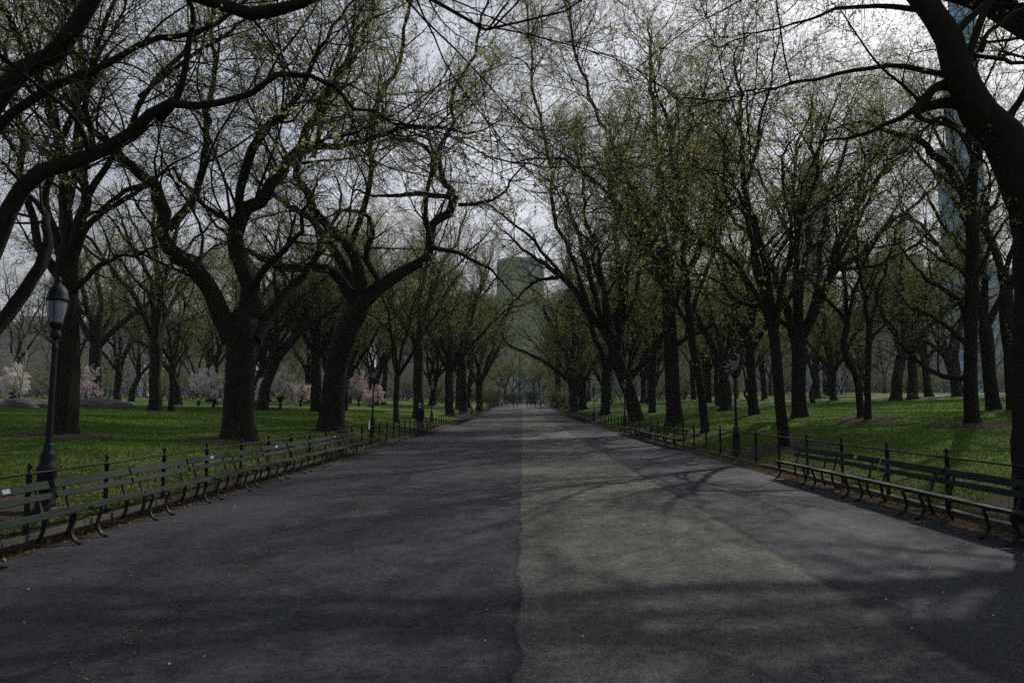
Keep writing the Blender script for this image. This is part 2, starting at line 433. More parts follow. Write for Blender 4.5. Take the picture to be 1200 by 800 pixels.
def generic(seed, height, tr, fork, n, det='mid', leafy=1.0, lean=(0, 0, 0), bark=None, leaf=None, spread=(18, 42), name='elm_tree', sinu=.12, over=None):
    g = np.random.default_rng(seed); wood, crown = MB(), MB()
    pts = [np.array((0, 0, -.35))]
    off = np.zeros(3)
    for s in np.linspace(0, 1, 5)[1:]:
        off = off + g.normal(0, sinu, 3) * np.array([1, 1, 0]) + np.array(lean) * .25
        pts.append(np.array((off[0], off[1], fork * s)))
    rad = [tr * 1.0, tr * .98, tr * .93, tr * .93, tr * .99]
    top = pts[-1].copy()
    trunk_tube(g, wood, pts + [top + np.array((0, 0, .5))], rad + [tr * .45])
    dress(g, wood, crown, auto_limbs(g, top, tr, height, n, spread, lean=np.array(lean) * 2 if over is None else np.array(over)), det, leafy=leafy)
    return finish_tree(name, wood, crown, (0, 0, 0), bark=bark, leaf=leaf)

def hero(seed, d, trunk, limbs, name='elm_tree', det='hero', extra=3, height=19, leafy=1.0, bark=None, leaf=None, slopes=None, keep=None, flare=.55, thick=.82):
    """trunk/limbs: lists of (px, py, apparent width) read off the photograph, set at distance d;
    every limb also leaves the plane of the trunk towards or away from the viewer"""
    g = np.random.default_rng(seed); wood, crown = MB(), MB()
    px, py, w = trunk[0]
    bx = px_x(px, d); base = np.array((bx, d, float(gz(bx, d))))
    def P(q, dd=0.0): return at(q[0], q[1], d + dd) - base
    def Wd(q, dd=0.0): return q[2] * .5 * (d + dd) / F
    tp = [P(q) for q in trunk]; tp[0] = np.array((0, 0, -.35)); rad = [Wd(q) * thick for q in trunk]
    tdir = unit(tp[-1] - tp[-2])
    trunk_tube(g, wood, tp + [tp[-1] + tdir * rad[-1] * .9], rad + [rad[-1] * .45], flare=flare)
    L = []
    for j, lb in enumerate(limbs):
        n = len(lb); sl = slopes[j] if slopes else g.uniform(-.5, .5)
        acc = 0; pts = [P(lb[0])]; rr = [Wd(lb[0]) * thick]
        for i in range(1, n):
            acc += math.hypot(lb[i][0] - lb[i - 1][0], lb[i][1] - lb[i - 1][1]) * d / F
            dd = max(sl * acc, -d * .45) if len(lb[i]) < 4 else lb[i][3]
            pts.append(P(lb[i], dd)); rr.append(Wd(lb[i], dd) * thick)
        # carry the limb on past the last traced point so that it ends as a branch, not a stub
        dirn = unit(pts[-1] - pts[-2]); ln = max(1.2, 14 * rr[-1] / .12 * .35)
        Q, _ = grow(g, pts[-1][None], dirn[None], np.array([min(ln, 5.0)]), np.array([.1]), 5, .3, .05)
        pts += list(Q[0][1:]); rr += list(np.linspace(rr[-1] * .85, .008, 4))
        L.append((np.array(pts), np.array(rr)))
    if extra:
        top = tp[-1]
        L += auto_limbs(g, top, rad[-1] * .8, height, extra, (15, 38))
    dress(g, wood, crown, L, det, leafy=leafy, keep=keep)
    return finish_tree(name, wood, crown, base, bark=bark, leaf=leaf)

# ------------------------------------------------------------------ the setting: ground, path, strips, kerbs
def sheet(name, xs, ys, zf, mat, kind='structure'):
    X, Y = np.meshgrid(xs, ys); Z = zf(X, Y); n, m = X.shape
    mb = MB(); i = np.arange(n - 1)[:, None] * m; j = np.arange(m - 1)[None, :]
    mb.add(np.stack([X, Y, Z], -1).reshape(-1, 3), np.stack([i + j, i + j + 1, i + m + j + 1, i + m + j], -1).reshape(-1, 4))
    return tag(mb.build(name, mat), kind=kind)
gx = np.unique(np.concatenate([np.linspace(-1500, -80, 14), np.linspace(-80, -20, 41), np.linspace(-20, -6.2, 70), [-6.199, 0, 6.599], np.linspace(6.6, 20, 70), np.linspace(20, 80, 41), np.linspace(80, 1500, 14)]))
gy = np.unique(np.concatenate([np.linspace(-200, -20, 10), np.linspace(-20, 60, 220), np.linspace(60, 200, 120), np.linspace(200, 2200, 20)]))
sheet('ground', gx, gy, gz, GROUND)
py_ = np.concatenate([np.linspace(-40, 40, 40), np.linspace(40, 190, 80)[1:]])
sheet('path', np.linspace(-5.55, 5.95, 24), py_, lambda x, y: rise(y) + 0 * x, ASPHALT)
sheet('soil_strip', np.linspace(XL + .08, -5.42, 6), np.linspace(-40, 190, 160), lambda x, y: rise(y) + .012 - .02 * np.clip((x + 5.52) / .1, 0, 1), SOIL)
sheet('soil_strip', np.linspace(5.86, XR - .08, 6), np.linspace(-40, 190, 160), lambda x, y: rise(y) + .012 - .02 * np.clip((5.96 - x) / .1, 0, 1), SOIL)
for x in (XL, XR):
    mb = MB()
    s = 1 if x > 0 else -1
    ys = np.arange(-40, 188, 1.5)
    for y0 in ys:
        z0, z1 = float(rise(y0)), float(rise(y0 + 1.5))
        jx, jz = rng.normal(0, .006), rng.normal(0, .006)
        a, b = x - .085 + jx, x + .085 + jx
        v = [(a, y0 + .006, z0 - .15), (b, y0 + .006, z0 - .15), (b, y0 + 1.494, z1 - .15), (a, y0 + 1.494, z1 - .15),
             (a + .012, y0 + .006, z0 + .085 + jz), (b - .012, y0 + .006, z0 + .085 + jz), (b - .012, y0 + 1.494, z1 + .085 + jz), (a + .012, y0 + 1.494, z1 + .085 + jz)]
        mb.add(v, [(0,3,2,1),(4,5,6,7),(0,1,5,4),(1,2,6,5),(2,3,7,6),(3,0,4,7)])
    tag(mb.build('kerb', KERB, smooth=False), kind='structure')
# park drive crossing beyond the right lawn
sheet('park_drive', np.linspace(26, 150, 60), np.linspace(88, 93, 4), lambda x, y: gz(x, y) + .05, DRIVE)

# ------------------------------------------------------------------ fences
def fence(x, y0, step, n, label, hs):
    t = empty('park_fence', (x, y0, 0)); tag(t, label, 'fence')
    post = MB()
    post.rev([(.042, -.05), (.042, .14), (.036, .16), (.036, .80), (.046, .815), (.046, .84), (.034, .86), (.030, .885), (.020, .90), (.028, .915), (.036, .94), (.034, .965), (.022, .985), (.004, .995)], 8)
    first = None
    for i in range(n):
        y = i * step
        if first is None: o = first = post.build('post', IRON, t)
        else: o = first.copy(); COL.objects.link(o); o.parent = t
        o.location = (0, y, float(rise(y0 + y)) + .08)
        o.rotation_euler = (rng.normal(0, .008), rng.normal(0, .008), rng.uniform(0, .6)); o.scale = (.9, .9, hs)
    ys = np.linspace(-.4, (n - 1) * step + .2, n * 2)
    for z, r in ((.84 * hs, .015), (.48 * hs, .012), (.13, .012)):
        rail = MB()
        rail.tubes(np.stack([0 * ys, ys, rise(y0 + ys) + .08 + z + rng.normal(0, .003, len(ys))], -1)[None], np.full((1, len(ys)), r), 6)
        rail.build('rail', IRON, t)
    return t
fence(XL, 8.47 - 1.6 * 4, 1.6, 98, 'low black iron post and rail fence behind the benches left of the path', .87)
fence(XR, 8.97 - 1.72 * 4, 1.72, 94, 'low black iron post and rail fence behind the benches right of the path', .93)

# ------------------------------------------------------------------ benches
def bar(mb, pts, w, t, k=None, M=None):
    """flat iron bar: centre line in the y-z plane at given x, width w along x, thickness t"""
    pts = np.asarray(pts, float); n = len(pts)
    T = unit(np.gradient(pts, axis=0)); N = np.stack([0 * T[:, 0], -T[:, 2], T[:, 1]], -1)
    V = []
    for sx, sn in ((-1, -1), (1, -1), (1, 1), (-1, 1)):
        V.append(pts + np.array([sx * w / 2, 0, 0]) + N * sn * t / 2)
    V = np.stack(V, 1).reshape(-1, 3)
    f = []
    for i in range(n - 1):
        for j in range(4): f.append((i * 4 + j, i * 4 + (j + 1) % 4, i * 4 + 4 + (j + 1) % 4, i * 4 + 4 + j))
    f += [(0, 1, 2, 3), (n * 4 - 4, n * 4 - 3, n * 4 - 2, n * 4 - 1)]
    mb.add(V, f)
def smooth_line(p, n=12): return resample(np.array(p, float), np.ones(len(p)), n)[0]
def slat(mb, x0, x1, cy, cz, w, t, tilt):
    M = Matrix.Translation((0, cy, cz)) @ Matrix.Rotation(tilt, 4, 'X')
    c = .006
    for (a, b, lo, hi) in ((x0, x1, -t / 2, t / 2 - c),):
        mb.box((a, -w / 2, lo), (b, w / 2, hi), 0, M)
    # chamfered top
    v = [(x0, -w/2, t/2 - c), (x1, -w/2, t/2 - c), (x1, w/2, t/2 - c), (x0, w/2, t/2 - c), (x0 + c, -w/2 + c, t/2), (x1 - c, -w/2 + c, t/2), (x1 - c, w/2 - c, t/2), (x0 + c, w/2 - c, t/2)]
    mb.add([tuple(M @ Vector(p)) for p in v], [(4,5,6,7),(0,1,5,4),(1,2,6,5),(2,3,7,6),(3,0,4,7)])
def make_bench(L, plaque):
    t = empty('park_bench', (0, 0, 0)); h = L / 2
    seat = MB()
    for i, y in enumerate((0.0, .088, .176, .264, .352)):
        slat(seat, -h + .012, h - .012, y + .02, .425 - .012 * i + .004 * (i > 2) * (i - 2), .076, .036, R(-5))
    seat.build('seat', BENCHGREEN, t, smooth=False)
    back = MB()
    slat(back, -h + .012, h - .012, .505, .735, .115, .032, R(72))
    slat(back, -h + .012, h - .012, .462, .59, .085, .032, R(72))
    bk = back.build('backrest', BENCHGREEN, t, smooth=False)
    for sx in (-h + .22, h - .22):
        a = MB(); bar(a, smooth_line([(sx, .03, .405), (sx, -.005, .37), (sx, .03, .27), (sx, .05, .16), (sx, .01, .06), (sx, -.05, .012), (sx, -.085, .0)]), .045, .028); a.build('leg', IRON, t, smooth=False)
        a = MB(); bar(a, smooth_line([(sx, .375, .37), (sx, .38, .25), (sx, .40, .12), (sx, .46, .0)]), .045, .028); a.build('leg', IRON, t, smooth=False)
        a = MB(); bar(a, smooth_line([(sx, -.005, .392), (sx, .12, .378), (sx, .26, .366), (sx, .385, .362), (sx, .425, .42), (sx, .455, .52), (sx, .49, .64), (sx, .535, .775)], 16), .04, .024); a.build('back_support', IRON, t, smooth=False)
    if plaque:
        p = MB(); M = Matrix.Translation((.1, .505, .735)) @ Matrix.Rotation(R(72), 4, 'X')
        p.box((-.06, -.028, .017), (.06, .028, .022), 0, M); p.build('plaque', PLAQUE, t, smooth=False)
    return t
def bench_row(x, rz, ys, L, row, near_desc, hs=.91):
    protos = {}
    n = len(ys)
    for i, y in enumerate(ys):                      # ys run from the far end towards the viewer
        pq = (i * 7 + 3) % 5 < 2
        if pq not in protos: t = protos[pq] = make_bench(L - .03, pq)
        else: t = copy_tree(protos[pq])
        t.location = (x + rng.normal(0, .008), y, float(rise(y)) + .008)
        t.rotation_euler = (rng.normal(0, .006), rng.normal(0, .004), rz + rng.normal(0, .008)); t.scale = (1, 1, hs)
        if n == 1: s = 'only bench'
        elif i == 0: s = 'farthest bench'
        elif i == n - 1: s = 'nearest bench'
        elif i < n / 2: s = ORD[i] + ' bench from the far end'
        else: s = ORD[n - 1 - i] + ' bench from the near end'
        tag(t, 'green %s of %s' % (s, row), 'bench', near_desc)
LROT, RROT = R(90), R(-90)
bench_row(-5.33, LROT, [22.95 - 1.7 * i for i in range(11)], 1.7, 'the long foreground row left of path', 'benches along the left side of the path')
bench_row(-5.33, LROT, [42.6 - 1.7 * i for i in range(4)], 1.7, 'the short row past the left sign', 'benches along the left side of the path')
bench_row(-5.33, LROT, [74 - 1.7 * i for i in range(10)], 1.7, 'the distant row left of path', 'benches along the left side of the path')
bench_row(5.77, RROT, [15.0 - 1.85 * i for i in range(6)], 1.85, 'the foreground row right of path', 'benches along the right side of the path')
bench_row(5.77, RROT, [40.0 - 1.85 * i for i in range(8)], 1.85, 'the middle row right of path', 'benches along the right side of the path')
bench_row(5.77, RROT, [88 - 1.85 * i for i in range(15)], 1.85, 'the distant row right of path', 'benches along the right side of the path')

# ------------------------------------------------------------------ lamp posts
def make_lamp():
    t = empty('street_lamp', (0, 0, 0))
    p = MB(); p.rev([(.21, -.05), (.21, .10), (.19, .13), (.165, .15), (.155, .20), (.145, .62), (.16, .65), (.16, .69), (.13, .74), (.115, .80), (.125, .84), (.10, .90), (.075, .95), (.085, .99), (.06, 1.02)], 16, flute=.02, phase=.2)
    p.build('pedestal', LAMPIRON, t)
    s = MB(); s.rev([(.055, 1.0), (.050, 1.3), (.043, 2.3), (.048, 2.34), (.055, 2.36), (.048, 2.39), (.040, 2.42), (.04, 2.5)], 12, flute=.04); s.build('shaft', LAMPIRON, t)
    c = MB(); c.rev([(.04, 2.48), (.085, 2.52), (.095, 2.56), (.07, 2.60), (.075, 2.63), (.10, 2.67), (.115, 2.70), (.115, 2.725)], 16); c.build('collar', LAMPIRON, t)
    gl = MB(); gl.rev([(.095, 2.72), (.118, 2.78), (.140, 2.86), (.155, 2.95), (.158, 3.02), (.150, 3.06)], 24); gl.build('globe', GLOBE, t)
    r = MB()
    for k in range(4):
        a = k * math.pi / 2 + .5
        r.tubes(np.array([[(rr * math.cos(a), rr * math.sin(a), z) for rr, z in ((.105, 2.71), (.128, 2.78), (.15, 2.86), (.166, 2.95), (.168, 3.03))]]), np.full((1, 5), .009), 5)
    r.build('cage', LAMPIRON, t)
    cp = MB(); cp.rev([(.150, 3.03), (.182, 3.035), (.186, 3.06), (.170, 3.09), (.165, 3.13), (.14, 3.20), (.09, 3.255), (.045, 3.28), (.03, 3.30), (.045, 3.325), (.04, 3.355), (.012, 3.39)], 20); cp.build('cap', LAMPIRON, t)
    return t
lamp0 = make_lamp()
lamps = [(60, 9.5, 'tall black lamp post beside the near left benches, glass globe catching light'),
         (437, 31.5, 'black lamp post by the white sign on the left fence'),
         (506, 54, 'black lamp post just past the standing person on the left'),
         (553, 95, 'tiny far lamp post on the left beyond the jogger'),
         (862, 22, 'black lamp post in the bench gap on the right fence'),
         (732, 46, 'black lamp post beside the forked leaning trunk on the right'),
         (696, 66, 'smaller far lamp post right of the path near the twin trunks'),
         (668, 100, 'tiny far lamp post close to the right path edge')]
for i, (px, d, lab) in enumerate(lamps):
    o = lamp0 if i == 0 else copy_tree(lamp0)
    x = px_x(px, d) if i < 1 or True else 0
    o.location = (x, d, float(gz(x, d)) - .02 if abs(x) > 6.2 else float(rise(d))); o.rotation_euler = (0, 0, rng.uniform(0, 3)); o.scale = (.8, .8, .99); tag(o, lab, 'lamp post', 'lamp posts along the path')

# small white sign on the left fence
t = empty('fence_sign', (XL + .05, 27.1, 0)); tag(t, 'small white sign fixed to the left iron fence beside a lamp post', 'sign')
m = MB(); m.box((-.004, -.11, .72), (.004, .11, 1.06)); m.build('panel', SIGNWHITE, t, smooth=False)
m = MB(); m.box((-.03, -.02, .66), (-.006, .02, 1.0)); m.build('bracket', IRON, t, smooth=False)

# ------------------------------------------------------------------ hero trees, traced limb by limb
T = []
T.append((hero(101, 21.5, [(281,518,44),(281,470,40),(283,430,40),(285,400,44),(285,378,48)],
  [[(272,400,28),(249,344,25),(228,309,24),(197,284,20),(195,256,19),(176,214,17),(151,193,12),(120,165,8),(95,130,5)],
   [(197,268,14),(224,239,12),(233,207,11),(242,172,10),(244,141,9),(247,90,7),(250,40,5)],
   [(176,216,8),(150,222,7),(128,238,6),(105,252,4)],
   [(288,395,34),(294,337,27),(281,288,23),(288,249,22),(319,225,18),(340,190,15),(354,158,12),(375,127,10),(400,85,7),(425,45,5)],
   [(283,262,14),(280,235,13),(285,204,13),(298,172,13),(319,148,11),(340,123,9),(365,80,7),(390,40,5)],
   [(281,290,9),(268,262,8),(245,246,7),(224,221,6),(206,200,4)],
   [(298,398,24),(319,365,16),(347,333,13),(375,302,9),(384,272,6),(398,240,4)],
   [(290,345,12),(316,310,10),(340,285,8),(352,262,6)]], extra=0, height=18, slopes=[-.35,.2,-.3,.1,-.45,.4,.5,-.6]),
  'broad low-forking elm behind the left fence with a crooked left limb'))
T.append((hero(102, 31, [(388,508,36),(390,470,33),(395,430,31),(405,395,33),(418,368,30),(426,350,28)],
  [[(424,355,25),(445,335,20),(470,322,17),(500,306,14),(504,277,14),(507,259,13),(530,247,13),(537,230,10),(530,217,9),(522,202,8),(513,187,7),(492,169,6),(470,163,4)],
   [(537,232,7),(500,228,8),(470,227,6),(447,229,4)],
   [(424,350,22),(421,322,17),(410,292,15),(369,251,13),(354,221,11),(354,199,10),(367,180,9),(395,169,9),(432,167,8),(481,156,6),(545,161,4)],
   [(415,352,18),(402,310,14),(369,262,11),(346,244,8),(320,229,6),(300,212,4)],
   [(440,338,11),(444,328,10),(429,304,9),(436,274,8),(429,255,6),(405,250,5),(384,251,3)],
   [(416,356,18),(391,319,14),(350,313,13),(320,311,11),(295,300,8),(270,280,5)],
   [(537,240,6),(560,238,5),(585,228,4),(600,210,3)],
   [(505,285,8),(498,240,7),(512,180,6),(535,110,5),(560,40,4),(585,-50,3)],[(367,185,8),(385,120,7),(420,50,6),(460,-40,5),(500,-120,3)],[(410,292,9),(432,220,8),(440,140,7),(470,60,6),(490,-40,4)],[(505,290,8),(540,297,5),(570,312,4),(598,340,2)]], extra=0, height=20, slopes=[.25,-.2,-.4,.35,.1,-.25,.2,.1,-.2,.3,.3]),
  'elm with a leaning trunk and a big kinked right limb, left of the path'))
T.append((hero(103, 8.6, [(-92,640,105),(-92,560,88),(-90,480,84),(-84,420,86),(-76,370,84)],
  [[(-66,390,42),(-30,330,30),(0,276,24),(28,226,24),(60,197,22),(108,180,19),(148,160,17),(188,140,14),(224,132,12),(256,126,10),(301,114,9),(327,99,8),(363,98,7),(400,109,6),(422,112,5),(455,121,4),(484,150,3)],
   [(186,141,12),(206,118,10),(218,88,9),(222,60,9),(220,20,8),(217,-30,7),(205,-90,5)],
   [(-78,360,40),(-50,230,22),(0,140,14),(40,108,12),(80,86,12),(120,70,11),(160,53,9),(192,46,8),(240,38,7),(262,28,6),(300,-10,4)],
   [(-70,420,40),(-30,402,24),(0,375,19),(43,312,17),(58,288,14),(57,263,11),(42,240,9),(24,212,6)],
   [(-76,350,46),(-40,200,34),(40,60,26),(130,-30,22),(205,-8,20),(246,14,18),(290,27,19),(327,26,18),(352,15,15),(385,0,12),(430,-10,9),(510,2,6),(583,3,4)],
   [(-80,360,52),(-120,200,36),(-130,40,26),(-90,-120,18)]], extra=3, height=15, slopes=[-.05,-.3,.12,.35,-.12,.3], leafy=.9, det='near'),
  'near elm just out of frame whose thick boughs sweep in from top left'))
T.append((hero(104, 19.5, [(76,508,36),(77,470,32),(78,430,32),(77,380,32),(77,330,30),(80,292,27)],
  [[(80,300,20),(80,240,15),(85,190,12),(88,150,11),(92,100,9),(95,40,6)],
   [(82,296,18),(94,266,14),(100,236,12),(97,200,11),(103,160,9),(109,105,6)],
   [(86,306,12),(100,266,10),(125,243,8),(165,222,6),(196,196,4)],
   [(70,325,15),(46,288,12),(34,240,10),(30,190,9),(16,140,7),(5,80,5)],
   [(72,300,13),(58,252,11),(52,205,9),(62,160,8),(55,100,6)],
   [(86,340,9),(110,318,7),(140,300,5),(168,296,4)]], extra=2, height=18, slopes=[.3,-.3,.4,-.2,.4,-.4]),
  'straight dark elm trunk behind the near left lamp post'))
T.append((hero(201, 9.4, [(1256,640,140),(1255,560,124),(1252,450,118),(1247,350,112),(1238,270,106),(1226,215,100)],
  [[(1222,250,84),(1184,172,60),(1150,122,48),(1122,75,41),(1100,35,36),(1085,0,32),(1068,-40,28),(1046,-100,24),(1030,-200,20),(980,-330,14),(940,-460,7)],
   [(1235,260,80),(1268,140,60),(1290,40,46),(1312,-80,36),(1300,-230,26),(1330,-420,12)],
   [(1245,300,70),(1310,180,44),(1380,60,34),(1420,-120,22),(1450,-300,10)],
   [(1116,47,14),(1128,30,11),(1150,9,10),(1172,-10,8),(1200,-50,5)],
   [(1112,88,10),(1071,82,8),(1034,79,7),(1004,81,6),(962,90,5),(940,90,4),(900,98,3),(860,108,2)],
   [(1080,12,9),(1034,7,7),(1007,11,6),(977,13,5),(951,22,4),(915,28,3)],
   [(1122,100,20),(1100,101,14),(1086,113,14),(1073,128,13),(1082,138,7),(1101,142,5),(1112,148,4)],
   [(1132,122,22),(1110,120,16),(1090,123,15),(1073,129,14),(1066,131,8)],
   [(1150,60,8),(1160,36,6),(1200,12,6),(1220,-10,5)],
   [(1120,62,6),(1150,66,6),(1180,72,6),(1215,74,5)],
   [(1175,150,12),(1190,125,10),(1200,108,9),(1215,70,7)],
   [(1120,150,9),(1100,138,5),(1070,165,3)]], extra=0, height=17, slopes=[-.1,.2,.5,.3,-.08,.1,-.1,.1,.3,-.2,-.3,-.3], leafy=.9, det='near', flare=.3, thick=.8),
  'massive dark elm trunk filling the right edge with a broken stub limb'))
T.append((hero(202, 22.8, [(1138,499,19),(1138,480,18),(1137,440,17),(1138,380,16),(1139,320,16),(1140,280,17),(1138,258,16)],
  [[(1139,270,14),(1139,240,12),(1127,217,12),(1112,195,12),(1086,178,10),(1060,161,8),(1034,150,6),(1015,146,5),(985,148,3)],
   [(1138,245,9),(1136,212,8),(1147,186,8),(1139,165,6),(1120,150,5),(1101,139,4)],
   [(1142,270,8),(1154,255,6),(1166,236,5),(1180,200,4)],
   [(1135,444,9),(1120,442,7),(1105,441,7),(1090,433,6),(1072,420,5),(1058,400,4),(1045,385,3)],
   [(1135,406,8),(1113,385,6),(1095,373,5),(1068,358,3)],
   [(1135,385,7),(1122,352,7),(1102,336,6),(1080,318,4)],
   [(1142,330,7),(1156,300,6),(1172,270,4)]], extra=1, height=14, leafy=.7, det='near'),
  'slim straight elm on the right lawn with low branches reaching left'))
T.append((hero(203, 22, [(919,518,16),(914,470,14),(910,420,14),(906,385,15)],
  [[(906,392,12),(900,330,10),(893,280,9),(880,230,8),(872,180,7),(862,120,5)],
   [(905,385,9),(882,335,7),(855,300,6),(826,282,5),(800,262,3)],
   [(908,390,9),(918,330,8),(932,280,7),(950,220,6),(966,160,4)],
   [(907,380,7),(890,300,6),(878,262,5),(850,225,4)],
   [(910,360,6),(922,315,5),(925,260,5),(915,200,4)]], extra=1, height=14, leafy=.9),
  'slender forking elm just behind the right fence near the benches'))
T.append((hero(204, 38, [(938,488,22),(936,460,19),(936,420,19),(935,392,22)],
  [[(938,398,16),(952,370,13),(968,335,11),(984,315,9),(1010,296,8),(1040,268,6),(1078,238,4)],
   [(930,395,13),(922,360,11),(908,325,9),(890,290,7),(862,262,5)],
   [(936,390,12),(938,340,10),(944,290,8),(948,240,7),(950,180,5)],
   [(968,338,8),(980,290,7),(1000,250,6),(1030,205,5),(1060,170,3)],
   [(944,385,9),(960,330,8),(962,280,7),(972,230,6),(990,170,4)],
   [(926,385,8),(896,362,7),(865,352,6),(842,330,4)],
   [(985,316,6),(1020,312,5),(1055,298,4),(1080,280,3)],[(975,322,7),(1000,270,6),(1030,215,5),(1062,160,4),(1095,110,3)],[(955,365,7),(985,285,6),(1010,220,5),(1035,150,4)]], extra=1, height=20, leafy=.8),
  'stout elm on the right lawn fanning long limbs out to the right'))
T.append((hero(205, 42, [(790,492,24),(788,450,20),(786,400,19),(784,360,19),(783,345,18)],
  [[(781,352,13),(779,300,12),(774,240,10),(769,180,8),(764,100,6)],
   [(788,355,12),(800,330,11),(815,300,9),(832,262,7),(850,200,5)],
   [(784,340,8),(790,290,8),(800,240,7),(806,180,5)],
   [(778,330,7),(755,300,6),(735,260,5),(715,225,4)],
   [(786,410,7),(806,395,6),(826,388,5),(845,370,3)],[(779,310,9),(745,225,7),(708,140,5),(675,60,4),(650,-30,3)],[(779,320,8),(740,262,6),(700,215,5),(665,190,4),(630,185,3)]], extra=2, height=24, leafy=1.3),
  'tall thick elm trunk behind the middle right bench row'))
T.append((hero(206, 52, [(747,492,21),(739,462,18),(728,434,18),(722,415,17)],
  [[(724,425,16),(714,397,14),(695,370,12),(675,345,9),(650,320,7),(625,300,5),(600,280,3)],
   [(724,418,12),(726,370,10),(726,320,8),(722,270,7),(714,200,5)],
   [(736,440,9),(752,428,8),(767,413,7),(780,385,5),(790,350,3)],
   [(712,396,9),(700,350,8),(684,300,7),(668,250,5)],
   [(722,412,9),(712,360,8),(705,310,7),(690,250,5),(680,190,4)],
   [(727,390,7),(742,352,6),(756,310,5),(765,260,4)],[(690,360,7),(660,270,6),(642,180,5),(628,90,4),(615,10,3)],[(655,325,6),(628,330,4),(606,350,3),(590,372,2)],[(680,348,7),(640,300,5),(612,270,4),(585,250,3)]], extra=2, height=24, leafy=1.3),
  'leaning forked elm right of the path with a limb arching over it'))
T.append((hero(207, 32, [(826,500,12),(821,455,11),(812,405,11),(808,370,11)],
  [[(808,378,9),(804,320,8),(800,260,7),(792,200,6),(780,130,4)],
   [(809,375,7),(822,330,6),(836,285,5),(846,230,4)],
   [(812,395,6),(795,360,5),(775,330,4),(757,315,3)]], extra=1, height=18, leafy=1.0),
  'slim leaning elm between the lamp post and the middle right benches'))
T.append((hero(208, 30, [(1016,494,10),(1017,455,8),(1018,410,8),(1019,385,8)],
  [[(1019,390,7),(1014,350,5),(1008,310,4),(1002,270,3)], [(1019,388,6),(1028,350,5),(1040,310,4),(1046,270,3)], [(1018,400,4),(1032,385,4),(1048,372,3)]], extra=0, height=12, leafy=.6, det='near'),
  'thin upright tree beside the crooked one on the right lawn'))
T.append((hero(209, 32, [(1009,487,10),(1004,445,9),(991,418,9),(989,400,8),(993,378,8)],
  [[(993,382,7),(984,366,6),(968,350,5),(950,330,3)], [(993,380,6),(1000,345,5),(1010,310,4),(1030,280,3)], [(992,380,6),(990,340,5),(984,300,4),(980,262,3)]], extra=0, height=12, leafy=.6, det='near'),
  'thin crooked trunk bending left on the right lawn'))
T.append((hero(210, 105, [(673,479,13),(671,455,12),(669,436,12)],
  [[(668,448,8),(655,435,6),(638,423,5),(618,414,4),(598,404,3)], [(668,438,7),(660,405,6),(645,375,5),(628,350,3)], [(670,436,7),(672,390,6),(670,340,5),(668,290,4)], [(672,436,6),(684,400,5),(694,365,4)]], extra=2, height=24, leafy=1.2, det='mid'),
  'far elm at the right path edge with limbs bowing low over the path'))
for (o, lab) in T: tag(o, lab, 'tree', 'elms lining the path and lawns')

# ------------------------------------------------------------------ other lawn and row trees: six built, the rest copies
V = [generic(301, 21, .52, 5.2, 5, 'mid', 1.0, spread=(16, 40)),
     generic(302, 19, .46, 4.2, 5, 'mid', .8, lean=(.5, .2, 0), spread=(20, 48), sinu=.2),
     generic(303, 23, .50, 7.0, 4, 'mid', 1.1, spread=(12, 34)),
     generic(304, 16, .26, 4.0, 4, 'mid', .7, lean=(-.5, .3, 0), spread=(20, 50), sinu=.22, bark=BARK2),
     generic(305, 20, .40, 3.4, 6, 'mid', 1.3, spread=(18, 45), bark=BARK2),
     generic(306, 12, .16, 2.6, 4, 'mid', .9, spread=(20, 50), sinu=.2, bark=BARK2)]
used = set()
def put(v, px, d, w, label, group='elms lining the path and lawns', rz=None):
    tr = (.52, .46, .50, .26, .40, .16)[v]
    o = V[v] if v not in used else copy_tree(V[v]); used.add(v)
    x = px_x(px, d); s = .9 * w * .5 * d / F / tr if w else 1
    sc = min(max(s, .6), 1.5)
    o.location = (x, d, float(gz(x, d)) - .05); o.rotation_euler = (0, 0, rng.uniform(0, 6.28) if rz is None else rz)
    o.scale = (sc, sc, min(max(sc, .8), 1.2)); tag(o, label, 'tree', group)
put(2, 490, 57, 14, 'tall straight trunk left of path right behind the standing person')
put(3, 465, 46, 8, 'thin trunk left of path, between the second lamp post and standing person')
put(0, 528, 76, 11, 'far elm left of path, third trunk in from the standing person')
put(2, 543, 84, 11, 'far elm left of path beside the jogger')
put(4, 561, 112, 9, 'farthest left elm above the jogger')
put(0, 372, 58, 14, 'elm standing directly behind the leaning left trunk')
put(1, 307, 55, 14, 'elm seen just right of the broad left elm trunk')
put(0, 182, 42, 15, 'elm on the open left lawn with a flared foot')
put(3, 200, 46, 7, 'thin leaning stem beside the flared elm on the left lawn')
put(1, 708, 76, 12, 'elm right of path between the two far lamp posts')
put(4, 848, 60, 13, 'elm on the right lawn seen behind the right lamp post', rz=.5)
put(0, 884, 45, 12, 'elm on the right lawn between lamp post and slender fence tree')
put(2, 764, 68, 9, 'elm on the right lawn left of the tall thick trunk')
put(1, 1050, 70, 13, 'far elm on the crest of the right lawn, pale ground around')
put(0, 1165, 35, 14, 'elm just right of the slim straight elm on the right lawn')
put(2, 1189, 33, 13, 'elm half hidden by the massive right edge trunk')
put(4, 684, 108, 10, 'twin far trunk touching the bowing elm at the right path edge')
put(0, 655, 140, 8, 'distant elm where the right row reaches the path end')
put(5, 955, 72, 9, 'small far tree on the right lawn crest behind the stout elm')
# unseen elm added right of the viewer, its crown shading the foreground
def put_xy(v, x, y, sc, label, group='elms lining the path and lawns'):
    o = V[v] if v not in used else copy_tree(V[v]); used.add(v)
    o.location = (x, y, float(gz(x, y)) - .05); o.rotation_euler = (0, 0, rng.uniform(0, 6.28)); o.scale = (sc, sc, sc); tag(o, label, 'tree', group)

